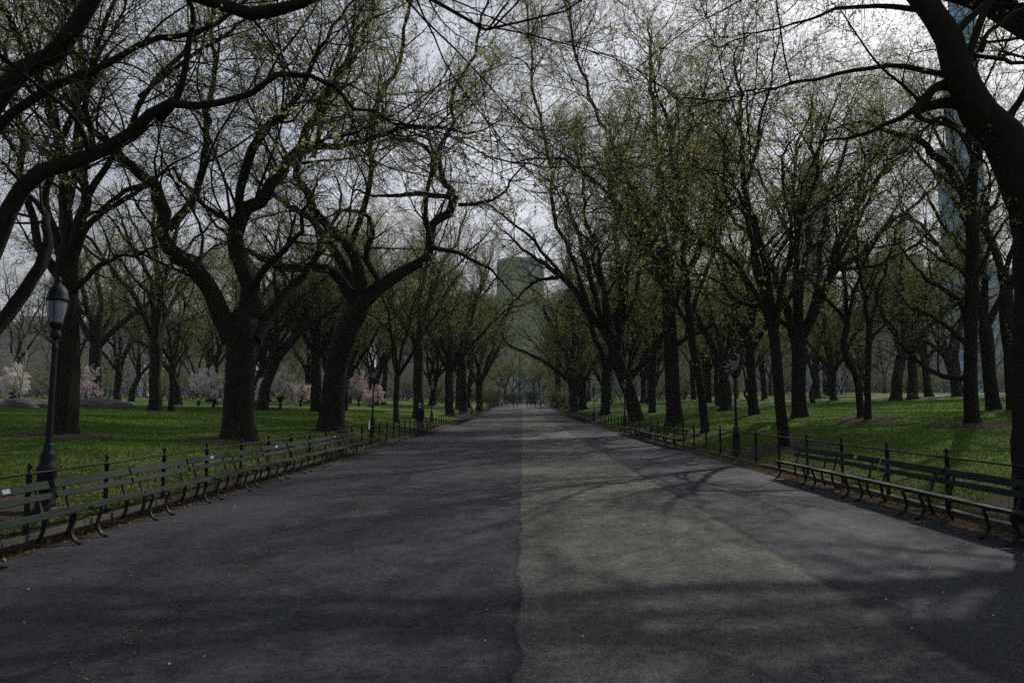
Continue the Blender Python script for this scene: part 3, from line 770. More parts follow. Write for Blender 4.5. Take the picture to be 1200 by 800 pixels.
o = generic(310, 19, .45, 8.0, 6, 'near', .9, spread=(10, 30), over=(-7.5, 0, 0)); o.location = (14.4, 15.2, float(gz(14.4, 15.2)) - .05)
tag(o, 'unseen elm added just out of frame on the right to shade the foreground', 'tree', 'elms lining the path and lawns')
# belts of lawn trees farther off
def belt(side, n, xs, ys, group, phrase, kinds, seed):
    g = np.random.default_rng(seed); spots = []
    tries = 0
    while len(spots) < n and tries < 4000:
        tries += 1
        x, y = g.uniform(*xs), g.uniform(*ys)
        if all(math.hypot(x - a, y - b) > 5.5 for a, b in spots): spots.append((x, y))
    spots.sort(key=lambda p: p[0] / p[1])
    for i, (x, y) in enumerate(spots):
        put_xy(int(g.choice(kinds)), x, y, g.uniform(.8, 1.1), phrase % ORD[i], group)
belt('l', 16, (-60, -11), (62, 100), 'tree belt on the far left lawn', '%s tree from the left in the belt behind the left lawn', [0, 1, 3, 4, 5], 5)
belt('l', 14, (-52, -9), (102, 135), 'hindmost tree belt on the left', '%s tree from the left in the hindmost left belt', [0, 1, 2, 4], 6)
belt('r', 16, (12, 62), (74, 104), 'tree belt on the far right lawn', '%s tree from the left in the belt behind the right lawn', [0, 1, 3, 4, 5], 7)
belt('r', 14, (9, 60), (106, 140), 'hindmost tree belt on the right', '%s tree from the left in the hindmost right belt', [0, 1, 2, 4], 8)

# blossom trees and a pale trunk on the left
def blossom(seed, px, d, h, w, leafm, label, dens=1.0):
    g = np.random.default_rng(seed); wood, crown = MB(), MB()
    trunk_tube(g, wood, [np.array((0, 0, -.2)), np.array((.03, 0, .4)), np.array((0, .05, .9)), np.array((0, .05, 1.1))], [.14, .12, .11, .05], S=12, k=10)
    limbs = []
    for i in range(11):
        az = i * .571 * 3; an = R(g.uniform(15, 80)); dd = np.array([math.sin(an) * math.cos(az), math.sin(an) * math.sin(az), math.cos(an)])
        L = 1 / math.sqrt((math.sin(an) / (w * .5)) ** 2 + (math.cos(an) / (h - .7)) ** 2)
        P, _ = grow(g, np.array([[0, 0, .7]]), dd[None], np.array([L * .9]), np.array([.05]), 7, .14, .02); limbs.append((P[0], np.linspace(.05, .01, 7)))
    rs = [resample(p, r, 12) for p, r in limbs]; P = np.stack([q[0] for q in rs]); Rr = np.stack([q[1] for q in rs]); wood.tubes(P, Rr, 6)
    P2, R2 = spawn(g, P, Rr, 6, .15, (30, 75), (.4, 1.3), .5, .006, .02, 5, .2, .03); crown.tubes(P2, R2, 3)
    P3, R3 = spawn(g, P2, R2, 6, .1, (30, 70), (.2, .5), .6, .004, .008, 4, .2, .02); crown.tubes(P3, R3, 3)
    leaves(g, crown, P3, 18 * dens, .16, 1, .18)
    x = px_x(px, d); t = finish_tree('magnolia_tree', wood, crown, (x, d, float(gz(x, d))), bark=BARK2, leaf=leafm)
    return tag(t, label, 'tree', 'blossom trees beyond the left lawn')
blossom(1, 250, 62, 4.0, 4.6, BLOSSOM, 'round white blossoming tree seen left of the broad left elm')
blossom(2, 328, 62, 3.3, 5.4, BLOSSOM, 'low white blossoming tree seen between two left elms')
blossom(3, 352, 80, 3.0, 3.4, PINK, 'mauve pink blossoming tree next to the white one')
blossom(4, 420, 92, 4.4, 7.5, PINK, 'pale pink blossoming tree behind the slender left trunks', 1.2)
blossom(5, 100, 62, 4.4, 2.6, PINK, 'small pink blossoming tree above the rock outcrop', .3)
blossom(6, 12, 66, 4.0, 3.0, BLOSSOM, 'white blossoming tree at the far left frame edge')
g = np.random.default_rng(77); wood, crown = MB(), MB()
x = px_x(26, 58); b = np.array((x, 58, float(gz(x, 58))))
Pz = lambda q: at(q[0], q[1], 58) - b
trunk_tube(g, wood, [np.array((0, 0, -.2)), Pz((25, 460)), Pz((24, 445)), Pz((24, 440))], [.12, .10, .09, .04], S=14, k=10)
dress(g, wood, crown, [(np.array([Pz((25, 450)), Pz((18, 430)), Pz((8, 405)), Pz((2, 380))]), np.array([.08, .07, .05, .02])), (np.array([Pz((25, 455)), Pz((30, 420)), Pz((32, 390))]), np.array([.06, .05, .02]))], 'mid', leafy=.4)
tag(finish_tree('birch_tree', wood, crown, b, bark=PALEBARK), 'thin pale barked tree leaning at the far left', 'tree')

# rock outcrop on the left lawn
def rock(px, d, L, h, label):
    g = np.random.default_rng(int(px)); bm = bmesh.new(); bmesh.ops.create_icosphere(bm, subdivisions=4, radius=1)
    ph = g.uniform(0, 6, 6)
    for v in bm.verts:
        p = v.co; k = 1 + .16 * math.sin(3 * p.x + ph[0]) * math.sin(2.5 * p.y + ph[1]) + .10 * math.sin(7 * p.x + ph[2] + 3 * p.z) + .07 * math.sin(11 * p.y + ph[3] + 5 * p.x) + .04 * math.sin(19 * p.z + 13 * p.x + ph[4])
        v.co = Vector((p.x * k * L / 2, p.y * k * 1.6, max(p.z, -.4) * k * h))
    me = bpy.data.meshes.new('rock_outcrop'); bm.to_mesh(me); bm.free(); me.materials.append(ROCK)
    for p in me.polygons: p.use_smooth = True
    o = bpy.data.objects.new('rock_outcrop', me); COL.objects.link(o); x = px_x(px, d); o.location = (x, d, float(gz(x, d)) + .02)
    return tag(o, label, 'rock', 'rock outcrops on the left lawn')
rock(112, 48, 5.2, .75, 'long low grey rock outcrop on the left lawn right of the dark elm')
rock(28, 47, 5.0, .55, 'flat dark rock outcrop at the far left lawn edge')

# shrubs where the path ends
def shrub(seed, x, y, w, h, leafm, label, name='shrub', lpt=5):
    g = np.random.default_rng(seed); wood, crown = MB(), MB(); limbs = []
    for i in range(14):
        az = g.uniform(0, 6.28); an = R(g.uniform(5, 72)); dd = np.array([math.sin(an) * math.cos(az), math.sin(an) * math.sin(az), math.cos(an)])
        L = 1 / math.sqrt((math.sin(an) / (w * .5)) ** 2 + (math.cos(an) / h) ** 2) * g.uniform(.7, 1.1)
        P, _ = grow(g, np.array([[g.normal(0, .15), g.normal(0, .15), -.1]]), dd[None], np.array([L]), np.array([.05]), 7, .16, .03); limbs.append((P[0], np.linspace(.05, .01, 7)))
    rs = [resample(p, r, 12) for p, r in limbs]; P = np.stack([q[0] for q in rs]); Rr = np.stack([q[1] for q in rs]); wood.tubes(P, Rr, 5)
    P2, R2 = spawn(g, P, Rr, 5, .1, (30, 75), (.5, 1.6), .5, .008, .02, 5, .2, .0); crown.tubes(P2, R2, 3)
    P3, R3 = spawn(g, P2, R2, 5, .1, (30, 70), (.25, .7), .6, .006, .01, 4, .2, -.02); crown.tubes(P3, R3, 3)
    leaves(g, crown, P3, lpt, .16, 1, .2)
    t = empty(name, (x, y, float(gz(x, y)) if abs(x) > 6.3 else float(rise(y)))); wood.build('stems', BARK2, t); crown.build('foliage', [TWIG, leafm], t)
    return tag(t, label, 'shrub', 'shrubs around the far end of the path')
sh = [(-6.9, 150, 7, 4.5, SHRUBLEAF, 'dark shrub left of the far path end'), (-2.5, 186, 7, 4.0, SHRUBLEAF, 'dark green shrub closing the path end, left of its middle'),
      (3.0, 186, 7, 4.6, SHRUBLEAF, 'dark green shrub closing the path end, right of its middle'), (8.0, 176, 8, 6.5, BUDLEAF, 'bigger budding shrub right of the far path end'),
      (8.2, 128, 5, 5.5, BUDLEAF, 'brownish budding shrub right of path near the bowing elm'), (8.4, 146, 6, 6.0, SHRUBLEAF, 'dark shrub behind the brownish one right of path'),
      (-8.0, 172, 7, 5.5, BUDLEAF, 'brownish budding shrub on the left near the path end')]
for i, (x, y, w, h, m_, lab) in enumerate(sh): shrub(40 + i, x, y, w, h, m_, lab)
# fresh green tree at the end of the vista
g = np.random.default_rng(91); wood, crown = MB(), MB()
trunk_tube(g, wood, [np.array((0, 0, -.3)), np.array((.1, 0, 2)), np.array((0, 0, 4)), np.array((0, 0, 4.6))], [.4, .36, .34, .15])
dress(g, wood, crown, auto_limbs(g, np.array((0, 0, 4.)), .34, 17, 6, (15, 50)), 'mid', leafy=4.5)
b = np.array((-5.0, 200, float(rise(190)))); t = finish_tree('linden_tree', wood, crown, b, bark=BARK2, leaf=LEAF2); tag(t, 'fresh yellow-green tree above the far end of the path, left of middle', 'tree', 'trees closing the vista')
t2 = copy_tree(t); t2.location = (5.5, 215, float(rise(190))); t2.rotation_euler = (0, 0, 2.2); t2.scale = (.9, .9, .85); tag(t2, 'yellow-green tree above the far end of the path, right of middle', 'tree')

# ------------------------------------------------------------------ the far wood: one mass
def far_wood():
    g = np.random.default_rng(500); mb = MB(); protos = []
    for s in range(4):
        w, c = MB(), MB(); gg = np.random.default_rng(600 + s)
        trunk_tube(gg, w, [np.array((0, 0, -.3)), np.array((.1, 0, 2.2)), np.array((gg.normal(0, .3), gg.normal(0, .3), 4.2)), np.array((0, 0, 4.7))], [.36, .32, .3, .1], S=8, k=7)
        limbs = auto_limbs(gg, np.array((0, 0, 3.8)), .32, 15 + 2 * s, 4, (15, 45))
        dress(gg, w, c, limbs, 'far', leafy=1.2)
        protos.append((np.vstack(w.v), w.f, np.vstack(c.v), c.f))
    for s in range(2):                                    # underwood: many-stemmed thicket
        w, c = MB(), MB(); gg = np.random.default_rng(650 + s); limbs = []
        for i in range(12):
            dd = unit(np.array([gg.normal(0, .5), gg.normal(0, .5), 1.])); P, _ = grow(gg, np.array([[gg.normal(0, 1.2), gg.normal(0, .8), -.2]]), dd[None], np.array([gg.uniform(3, 6.5)]), np.array([.06]), 7, .16, .03); limbs.append((P[0], np.linspace(.06, .012, 7)))
        dress(gg, w, c, limbs, 'far', leafy=2.2)
        protos.append((np.vstack(w.v), w.f, np.vstack(c.v), c.f))
    def add(k, x, y, sc, a):
        wv, wf, cv, cf = protos[k]; M = np.array([[math.cos(a), -math.sin(a), 0], [math.sin(a), math.cos(a), 0], [0, 0, 1]]) * sc
        o = np.array((x, y, float(gz(x, y)) - .1))
        for vv, ff, mo in ((wv, wf, 0), (cv, cf, 1)):
            n0 = mb.n; mb.v.append(vv @ M.T + o); mb.n += len(vv)
            for f, m in ff: mb.f.append((f + n0, mo + m))
    for side in (-1, 1):
        for i in range(24):
            add(int(g.integers(0, 4)), side * (10 + i * 5.2 + g.uniform(-2, 2)), g.uniform(142, 205), g.uniform(.85, 1.25), g.uniform(0, 6))
        for i in range(60):
            add(4 + int(g.integers(0, 2)), side * (9 + i * 2.3 + g.uniform(-1.5, 1.5)), g.uniform(128, 178), g.uniform(.7, 1.5), g.uniform(0, 6))
    for i in range(9): add(int(g.integers(0, 4)), -16 + i * 4 + g.uniform(-1, 1), g.uniform(212, 250), 1.15, g.uniform(0, 6))
    for i in range(14): add(4 + i % 2, -14 + i * 2.1, g.uniform(200, 215), g.uniform(.6, 1.0), g.uniform(0, 6))
    o = mb.build('woods', [BARK, GREYTWIG, BUDLEAF])
    tag(o, 'grey-brown mass of bare far trees and thicket behind the lawns', 'woods', kind='stuff')
far_wood()

# ------------------------------------------------------------------ ground cover and litter
bpy.context.view_layer.update()
feet = [(o.location.x, o.location.y, .45 + .5 * max(c.dimensions.x for c in [o]) if False else .75) for o in COL.objects if o.get('category') == 'tree' and o.location.y < 62 and abs(o.location.x) > 7 and o.location.y > 5]
for (tx, ty, r_) in feet:                                  # worn earth round the foot of each trunk
    g = np.random.default_rng(int(abs(tx * 100)) + int(ty * 10)); n = 40; th = np.arange(n) * 2 * np.pi / n; ph = g.uniform(0, 6, 4)
    ro = 1.5 * (1 + .22 * np.cos(2 * th + ph[0]) + .15 * np.cos(3 * th + ph[1]) + .12 * np.cos(7 * th + ph[2]) + .08 * np.cos(12 * th + ph[3]))
    rings = [tuple(q * ro * k for q in (np.cos(th), np.sin(th))) for k in (.1, .35, .6, .85, 1.0)]
    X = np.stack([q[0] for q in rings]) + tx; Y = np.stack([q[1] for q in rings]) + ty
    lim = (X < XL - .12) | (X > XR + .12); X = np.where(lim, X, np.where(X < 0, XL - .12, XR + .12))
    Z = gz(X, Y) + np.array([.05, .045, .035, .025, -.02])[:, None]
    mb = MB(); i = np.arange(4)[:, None] * n; j = np.arange(n)[None]; j2 = (j + 1) % n
    mb.add(np.stack([X, Y, Z], -1).reshape(-1, 3), np.stack([i + j, i + j2, i + n + j2, i + n + j], -1).reshape(-1, 4)); tag(mb.build('bare_earth', SOIL), kind='structure')
def blades():
    g = np.random.default_rng(9); M = 300000
    y = 5 + 60 * g.uniform(0, 1, M) ** 1.5; side = np.where(g.uniform(0, 1, M) < .5, -1, 1)
    x = np.where(side < 0, XL - .12 - g.uniform(0, 1, M) ** 1.3 * (y * .78 - 2 + 4), XR + .12 + g.uniform(0, 1, M) ** 1.3 * (y * .78 - 2 + 4))
    dist = np.hypot(x, y); bare = np.sin(x * 1.7 + 2) * np.sin(y * .9 + x) * .6 + np.where(np.abs(x) < 8.0, .75, 0) * g.uniform(0, 1, M)
    k = bare < .62; x, y, dist = x[k], y[k], dist[k]; M = len(x)
    z = gz(x, y); h = g.uniform(.025, .055, M) * (1 + dist * .010); w = .003 + .0007 * dist
    a = g.uniform(0, 6.28, M); dx, dy = np.cos(a) * w, np.sin(a) * w; ln = g.normal(0, .35, (M, 2)) * h[:, None]
    V = np.stack([np.stack([x - dx, y - dy, z - .01], -1), np.stack([x + dx, y + dy, z - .01], -1), np.stack([x + ln[:, 0], y + ln[:, 1], z + h], -1)], 1).reshape(-1, 3)
    mb = MB(); mb.add(V, np.arange(M * 3).reshape(-1, 3)); return mb
GRASS = m_leaf('grass_blade', (.06, .125, .018), (.115, .19, .032), (.15, .17, .045), .35)
tag(blades().build('grass', GRASS), 'short spring grass on both lawns', 'grass', kind='stuff')
LITTER = m_leaf('dry_leaf', (.16, .115, .06), (.26, .20, .11), (.10, .07, .045), .15)
def litter():
    g = np.random.default_rng(10); xs, ys, zs = [], [], []
    M = 16000; x = XL - .1 - np.abs(g.normal(0, 1, M)) * 1.3; y = 4 + g.uniform(0, 1, M) ** 1.5 * 40; xs.append(x); ys.append(y)
    M = 7000; x = XR + .1 + np.abs(g.normal(0, 1, M)) * 1.0; y = 4 + g.uniform(0, 1, M) ** 1.5 * 40; xs.append(x); ys.append(y)
    x = np.concatenate(xs); y = np.concatenate(ys); z = gz(x, y) + .025
    M = 5000; sd = g.uniform(0, 1, M) < .5; x2 = np.where(sd, g.uniform(XL + .1, -5.45, M), g.uniform(5.95, XR - .1, M)); y2 = 4 + g.uniform(0, 1, M) ** 1.4 * 45
    x = np.concatenate([x, x2]); y = np.concatenate([y, y2]); z = np.concatenate([z, rise(y2) + .022])
    M = 1800; x3 = -2.8 + g.normal(0, .16, M); y3 = 3.5 + g.uniform(0, 1, M) ** 1.5 * 40
    M2 = 1500; x4 = np.where(g.uniform(0, 1, M2) < .5, -5.35 + np.abs(g.normal(0, .5, M2)), 5.8 - np.abs(g.normal(0, .5, M2))); y4 = 3.5 + g.uniform(0, 1, M2) ** 1.5 * 40
    x5 = np.concatenate([x3, x4]); y5 = np.concatenate([y3, y4]); tiny = np.concatenate([np.ones(len(x)), np.full(M + M2, .35)])
    x = np.concatenate([x, x5]); y = np.concatenate([y, y5]); z = np.concatenate([z, rise(y5) + .008])
    for (tx, ty, r_) in feet:
        K = 160; a_ = g.uniform(0, 6.28, K); q = r_ * (.7 + np.abs(g.normal(0, .7, K))); xx, yy = tx + q * np.cos(a_), ty + q * np.sin(a_)
        x = np.concatenate([x, xx]); y = np.concatenate([y, yy]); z = np.concatenate([z, gz(xx, yy) + .03]); tiny = np.concatenate([tiny, np.ones(K)])
    M = len(x); c = np.stack([x, y, z], -1); n = unit(g.normal(0, .35, (M, 3)) + np.array([0, 0, 1])); a = unit(np.cross(n, g.normal(0, 1, (M, 3)))); b = np.cross(n, a); s = (g.uniform(.015, .045, M) * tiny)[:, None]
    mb = MB(); mb.add(np.stack([c - a * s, c + b * s * .6, c + a * s, c - b * s * .6], 1).reshape(-1, 3), np.arange(M * 4).reshape(-1, 4)); return mb
tag(litter().build('leaf_litter', LITTER), 'dry tan leaf litter along the fence feet', 'leaf litter', kind='stuff')
def petals():
    g = np.random.default_rng(12); M = 420
    x = g.uniform(-5.3, 5.7, M); y = 3 + g.uniform(0, 1, M) ** 1.6 * 40; c = np.stack([x, y, rise(y) + .008], -1)
    n = unit(g.normal(0, .3, (M, 3)) + np.array([0, 0, 1])); a = unit(np.cross(n, g.normal(0, 1, (M, 3)))); b = np.cross(n, a); s = g.uniform(.005, .016, M)[:, None]
    mb = MB(); mb.add(np.stack([c - a * s, c + b * s * .6, c + a * s, c - b * s * .6], 1).reshape(-1, 3), np.arange(M * 4).reshape(-1, 4)); return mb
tag(petals().build('fallen_petals', m_simple('petal', (.6, .57, .5))), 'pale petals and bud scales scattered over the asphalt', 'petals', kind='stuff')

# ------------------------------------------------------------------ people
SKIN = m_simple('skin', (.42, .27, .20), .6); HAIRW = m_simple('grey_hair', (.4, .38, .35)); HAIRD = m_simple('dark_hair', (.03, .022, .016))
SHOE = m_simple('shoe', (.03, .03, .03), .5)
CLOTH = {n: m_simple(n + '_cloth', c, .9) for n, c in dict(black=(.012, .012, .014), navy=(.02, .03, .06), white=(.6, .6, .58), grey=(.2, .2, .21), red=(.25, .04, .04), blue=(.08, .14, .28), tan=(.3, .22, .14), green=(.05, .10, .06)).items()}
def person(x, y, rz, top, legs, label, h=1.72, stride=.0, run=False, hair=None, coat=0, group=None, z=None):
    s = h / 1.72
    J = {}; E = []
    def j(n, p, r, q=None): J[n] = (p, r if isinstance(r, tuple) else (r, r)); (E.append((q, n)) if q else None)
    st = stride
    j('pel', (0, 0, .95), (.155, .115)); j('waist', (0, .0, 1.10), (.15, .11), 'pel'); j('chest', (0, .0, 1.30), (.17, .12), 'waist'); j('neckb', (0, .0, 1.44), (.09, .08), 'chest'); j('neck', (0, .01, 1.50), (.055, .055), 'neckb')
    j('head', (0, .02, 1.585), (.078, .092), 'neck'); j('crown', (0, .015, 1.665), (.068, .080), 'head')
    for sd, n in ((-1, 'l'), (1, 'r')):
        sw = st * sd
        j('sh' + n, (.185 * sd, 0, 1.40), .062, 'neckb')
        el = (.235 * sd, -.02 - sw * .5, 1.12); ha = (.24 * sd, .05 - sw * .9, .86)
        if run: el = (.25 * sd, -.16 - sw * .4, 1.17); ha = (.20 * sd, .14 - sw * .5, 1.14)
        j('el' + n, el, .047, 'sh' + n); j('wr' + n, ha, .033, 'el' + n)
        k = np.array(ha); dv = unit(k - np.array(el)); j('hd' + n, tuple(k + dv * .09), (.036, .022), 'wr' + n); j('fg' + n, tuple(k + dv * .165), (.022, .012), 'hd' + n)
        j('hip' + n, (.095 * sd, 0, .90), .088, 'pel'); kn = (.10 * sd, .04 + sw * .55, .50 + .04 * abs(st)); an = (.10 * sd, -.02 + sw * .8 - (.15 if (run and sw < 0) else 0), .085 + (.25 if (run and sw < 0) else (.05 if sw < 0 and st else 0)))
        j('kn' + n, kn, .062, 'hip' + n); j('an' + n, an, .042, 'kn' + n); j('to' + n, (an[0] + .02 * sd, an[1] + .15, max(an[2] - .055, .028)), (.04, .026), 'an' + n)
        j('he' + n, (an[0], an[1] - .035, max(an[2] - .05, .03)), .032, 'an' + n)
    names = list(J); idx = {n: i for i, n in enumerate(names)}
    me = bpy.data.meshes.new('person_skeleton'); me.from_pydata([J[n][0] for n in names], [(idx[a], idx[b]) for a, b in E], [])
    ob = bpy.data.objects.new('tmp', me); COL.objects.link(ob)
    md = ob.modifiers.new('skin', 'SKIN'); md.use_smooth_shade = True
    for i, n in enumerate(names):
        v = me.skin_vertices[0].data[i]; v.radius = J[n][1]; v.use_root = (n == 'pel')
    sb = ob.modifiers.new('sub', 'SUBSURF'); sb.levels = sb.render_levels = 1
    dg = bpy.context.evaluated_depsgraph_get(); nm = bpy.data.meshes.new_from_object(ob.evaluated_get(dg)); bpy.data.objects.remove(ob); bpy.data.meshes.remove(me)
    nm.name = 'person'
    nm.materials.clear()
    for m_ in (CLOTH[top], CLOTH[legs], SKIN, SHOE): nm.materials.append(m_)
    hands = [np.array(J['hd' + n][0]) for n in 'lr']
    for p in nm.polygons:
        c = np.array(p.center); p.use_smooth = True
        if c[2] > 1.475: p.material_index = 2
        elif min(np.linalg.norm(c - hh) for hh in hands) < .1: p.material_index = 2
        elif abs(c[0]) > .17 and c[2] > .75: p.material_index = 0
        elif c[2] < .10: p.material_index = 3
        else: p.material_index = 0 if c[2] > (.93 if not coat else .55) else 1
    o = bpy.data.objects.new('person', nm); COL.objects.link(o)
    o.location = (x, y, float(rise(y)) + .002 if z is None else z); o.rotation_euler = (0, 0, rz); o.scale = (s, s, s)
    hm = MB(); n = 14
    pr = []
    for i in range(7):
        a = i / 6 * math.pi * .5; pr.append((.094 * math.cos(a) + .001, 1.645 + .098 * math.sin(a)))
    hm.rev(pr, n, centre=(0, .002)); hb = hm.build('hair', hair or HAIRD, o)
    nb = MB(); nb.add([(-.012, .10, 1.585), (.012, .10, 1.585), (0, .128, 1.588), (0, .106, 1.63)], [(0, 2, 3), (1, 3, 2), (0, 1, 2)]); nb.build('nose', SKIN, o)
    if coat:
        ct = MB(); th = np.linspace(0, 2 * math.pi, 25)[:-1]
        rows = [(.17, .125, 1.28), (.175, .13, 1.1), (.185, .15, .95), (.20, .17, .75), (.215, .185, .52)]
        Vv = [[(a * math.cos(q) * (1 + .03 * math.sin(5 * q)), b * math.sin(q) * (1 + .03 * math.sin(5 * q)), zz) for q in th] for a, b, zz in rows]
        f = [(i * 24 + k, i * 24 + (k + 1) % 24, i * 24 + 24 + (k + 1) % 24, i * 24 + 24 + k) for i in range(4) for k in range(24)]
        ct.add(np.array(Vv).reshape(-1, 3), f); ct.build('coat', CLOTH[top], o)
    return tag(o, label, 'person', group or 'people on the path')
person(px_x(492, 40), 40, R(200), 'black', 'black', 'person in a long black coat standing by the left benches', 1.78, 0, hair=HAIRW, coat=1)
person(px_x(561, 88), 88, R(185), 'black', 'black', 'person in black jogging along the left of the path', 1.74, .28, run=True)
crowd = [(583, 150, 'navy', 'black', 'person in navy at the left end of the far crowd'), (588, 156, 'white', 'navy', 'person in a white top left in the far crowd, nearer the shrubs'), (594, 160, 'grey', 'black', 'person in grey beside the white top in the far crowd'),
         (602, 152, 'black', 'navy', 'person in black walking left of the path centre in the far crowd'), (606, 153, 'tan', 'black', 'person in tan walking with the one in black far off'),
         (618, 150, 'black', 'black', 'person in all black right of the path centre in the far crowd'), (622, 148, 'navy', 'grey', 'person in navy and grey right of the path centre far off'), (627, 151, 'red', 'black', 'person in a red top in the far crowd'),
         (634, 146, 'blue', 'navy', 'person in a blue top near the right end of the far crowd'), (632, 162, 'white', 'tan', 'person in white and tan far back on the right of the path'), (639, 158, 'white', 'black', 'person in a white top and black trousers at the far right shrubs')]
for i, (px, d, a, b_, lab) in enumerate(crowd):
    person(px_x(px, d), d, R(random.choice([0, 180, 160, 20])), a, b_, lab, random.uniform(1.6, 1.82), random.choice([.15, .22, .1]), group='far crowd at the path end')

# ------------------------------------------------------------------ buildings beyond the park
TEAL = m_glass_tower('teal_curtain_wall', (.14, .25, .25), (.17, .25, .245), 3.2, 3.9)
BLUE = m_glass_tower('blue_curtain_wall', (.13, .42, .78), (.17, .40, .64), 2.6, 4.2, .12)
BLUE2 = m_glass_tower('pale_curtain_wall', (.15, .30, .46), (.20, .29, .38), 3.0, 4.0, .15)
TAN = m_glass_tower('masonry_wall', (.07, .075, .085), (.135, .13, .125), 1.7, 3.6, .4)
GREYB = m_glass_tower('grey_masonry', (.075, .085, .10), (.13, .135, .145), 1.8, 3.7, .4)
CROWNM = m_simple('roof_metal', (.42, .44, .45), .5, .5)
def building(px0, px1, d, ytop, mat, label, depth=30, tiers=None, cat='building', crown=2.5, name='tower_block', shift=0, py=475, turn=False):
    x0, x1 = at(px0, py, d)[0], at(px1, py, d)[0]; cx = (x0 + x1) / 2; w = (x1 - x0) / 2
    z1 = at((px0 + px1) / 2, ytop, d)[2]
    t = empty(name, (cx, d + depth / 2, 0))
    if turn: t.rotation_euler = (0, 0, -math.atan2(cx, d))
    tiers = tiers or [(0, 1.0, 1.0)]
    body = MB(); n = len(tiers)
    for i, (f0, sx, sy) in enumerate(tiers):
        za = -1 if i == 0 else z1 * f0; zb = z1 if i == n - 1 else z1 * tiers[i + 1][0]
        ox = w * (1 - sx) * shift; body.box((ox - w * sx, -depth / 2 * sy, za), (ox + w * sx, depth / 2 * sy, zb))
    body.build('facade', mat, t, smooth=False)
    sx, sy = tiers[-1][1:]
    c = MB(); c.box((-w * sx - .4, -depth / 2 * sy - .4, z1), (w * sx + .4, depth / 2 * sy + .4, z1 + crown)); c.box((-w * sx * .5, -depth * .3 * sy, z1 + crown), (w * sx * .4, depth * .3 * sy, z1 + crown + 5)); c.build('roof', CROWNM, t, smooth=False)
    return tag(t, label, cat, 'buildings beyond the park')
# curved teal block closing the vista
d = 520; x0, x1 = px_x(582, d), px_x(638, d); z1 = at(610, 308, d)[2]; w = (x1 - x0) / 2
t = empty('office_tower', ((x0 + x1) / 2, d + 15, 0)); tag(t, 'teal glass office tower with curved white roof line above the path end', 'building', 'buildings beyond the park')
mb = MB(); n = 24; top = [(-w + 2 * w * i / n, z1 - 5 + 7 * math.sin(math.pi * (.25 + .5 * i / n))) for i in range(n + 1)]
V_ = []
for yy in (-15, 15):
    for (a, zt) in top: V_ += [(a, yy, -1), (a, yy, zt)]
f = []; m2 = 2 * (n + 1)
for i in range(n):
    f += [(2*i, 2*i+2, 2*i+3, 2*i+1), (m2+2*i, m2+2*i+1, m2+2*i+3, m2+2*i+2), (2*i+1, 2*i+3, m2+2*i+3, m2+2*i+1)]
f += [(0, 1, m2+1, m2), (2*n, m2+2*n, m2+2*n+1, 2*n+1)]
mb.add(V_, f); mb.build('facade', TEAL, t, smooth=False)
rf = MB()
for (a, za), (b, zb) in zip(top[:-1], top[1:]):
    rf.add([(a, -16, za + .1), (b, -16, zb + .1), (b, 16, zb + .1), (a, 16, za + .1), (a, -16, za + 2.6), (b, -16, zb + 2.6), (b, 16, zb + 2.6), (a, 16, za + 2.6)], [(0,3,2,1),(4,5,6,7),(0,1,5,4),(1,2,6,5),(2,3,7,6),(3,0,4,7)])
rf.build('roof', CROWNM, t, smooth=False)
building(1120, 1167, 450, -60, BLUE, 'very tall stepped blue glass tower behind the slim right elm', 26, [(0, 1, 1), (.56, .8, .9), (.76, .6, .8)], shift=1.3, py=250, turn=True)
building(940, 985, 520, 190, BLUE, 'slender pale blue tower rising behind the stout right elm', 32, [(0, 1, 1), (.55, .85, .9), (.9, .6, .7)], py=250, turn=True)
building(1040, 1092, 480, 302, GREYB, 'dark flat topped block left of the tall blue tower', 30)
building(1092, 1124, 520, 322, BLUE2, 'blue glass block at the foot of the tall blue tower', 30)
building(1150, 1206, 500, 318, BLUE2, 'blue block half behind the massive right edge trunk', 30)
building(308, 334, 560, 338, BLUE2, 'greyish tower glimpsed right of the broad left elm', 26, [(0, 1.3, 1), (.7, 1, 1)])
building(690, 735, 540, 338, TEAL, 'teal block glimpsed between the forked elm and tall thick elm', 30)
building(728, 845, 600, 352, GREYB, 'grey block behind the tall thick elm on the right', 30)
building(840, 905, 540, 360, TAN, 'tan masonry block behind the slender right fence tree', 30)
building(905, 945, 560, 330, TAN, 'tan block left of the slender pale blue tower', 30, [(0, 1, 1), (.8, .7, .8)])
building(985, 1040, 520, 372, TAN, 'low tan block right of the slender pale blue tower', 30)
building(-10, 70, 540, 380, GREYB, 'grey block behind the trees at the left frame edge', 30)
building(95, 160, 560, 362, BLUE2, 'bluish block behind the trees left of the flared elm', 30)
building(190, 262, 540, 378, TAN, 'tan block behind the trees left of the broad elm', 30)
building(340, 420, 560, 372, GREYB, 'long grey block behind the leaning left elm', 30)
building(440, 520, 540, 366, GREYB, 'grey block behind the trees left of the vista', 30)
building(516, 584, 640, 350, TAN, 'tan block left of the teal glass tower', 30)
building(632, 694, 640, 352, TAN, 'tan block right of the teal glass tower', 30)

# ------------------------------------------------------------------ haze
HZ = NT('haze_air'); pv = HZ.n('ShaderNodeVolumePrincipled'); pv.inputs['Color'].default_value = (.86, .91, 1, 1); pv.inputs['Density'].default_value = .0002; pv.inputs['Anisotropy'].default_value = 0
HZ.l(pv.outputs[0], HZ.out.inputs['Volume'])
mb = MB(); mb.box((-1490, -190, -1.2), (1490, 2190, 345)); tag(mb.build('haze', HZ.m, smooth=False), 'thin grey-blue air between the trees', 'haze', kind='stuff')

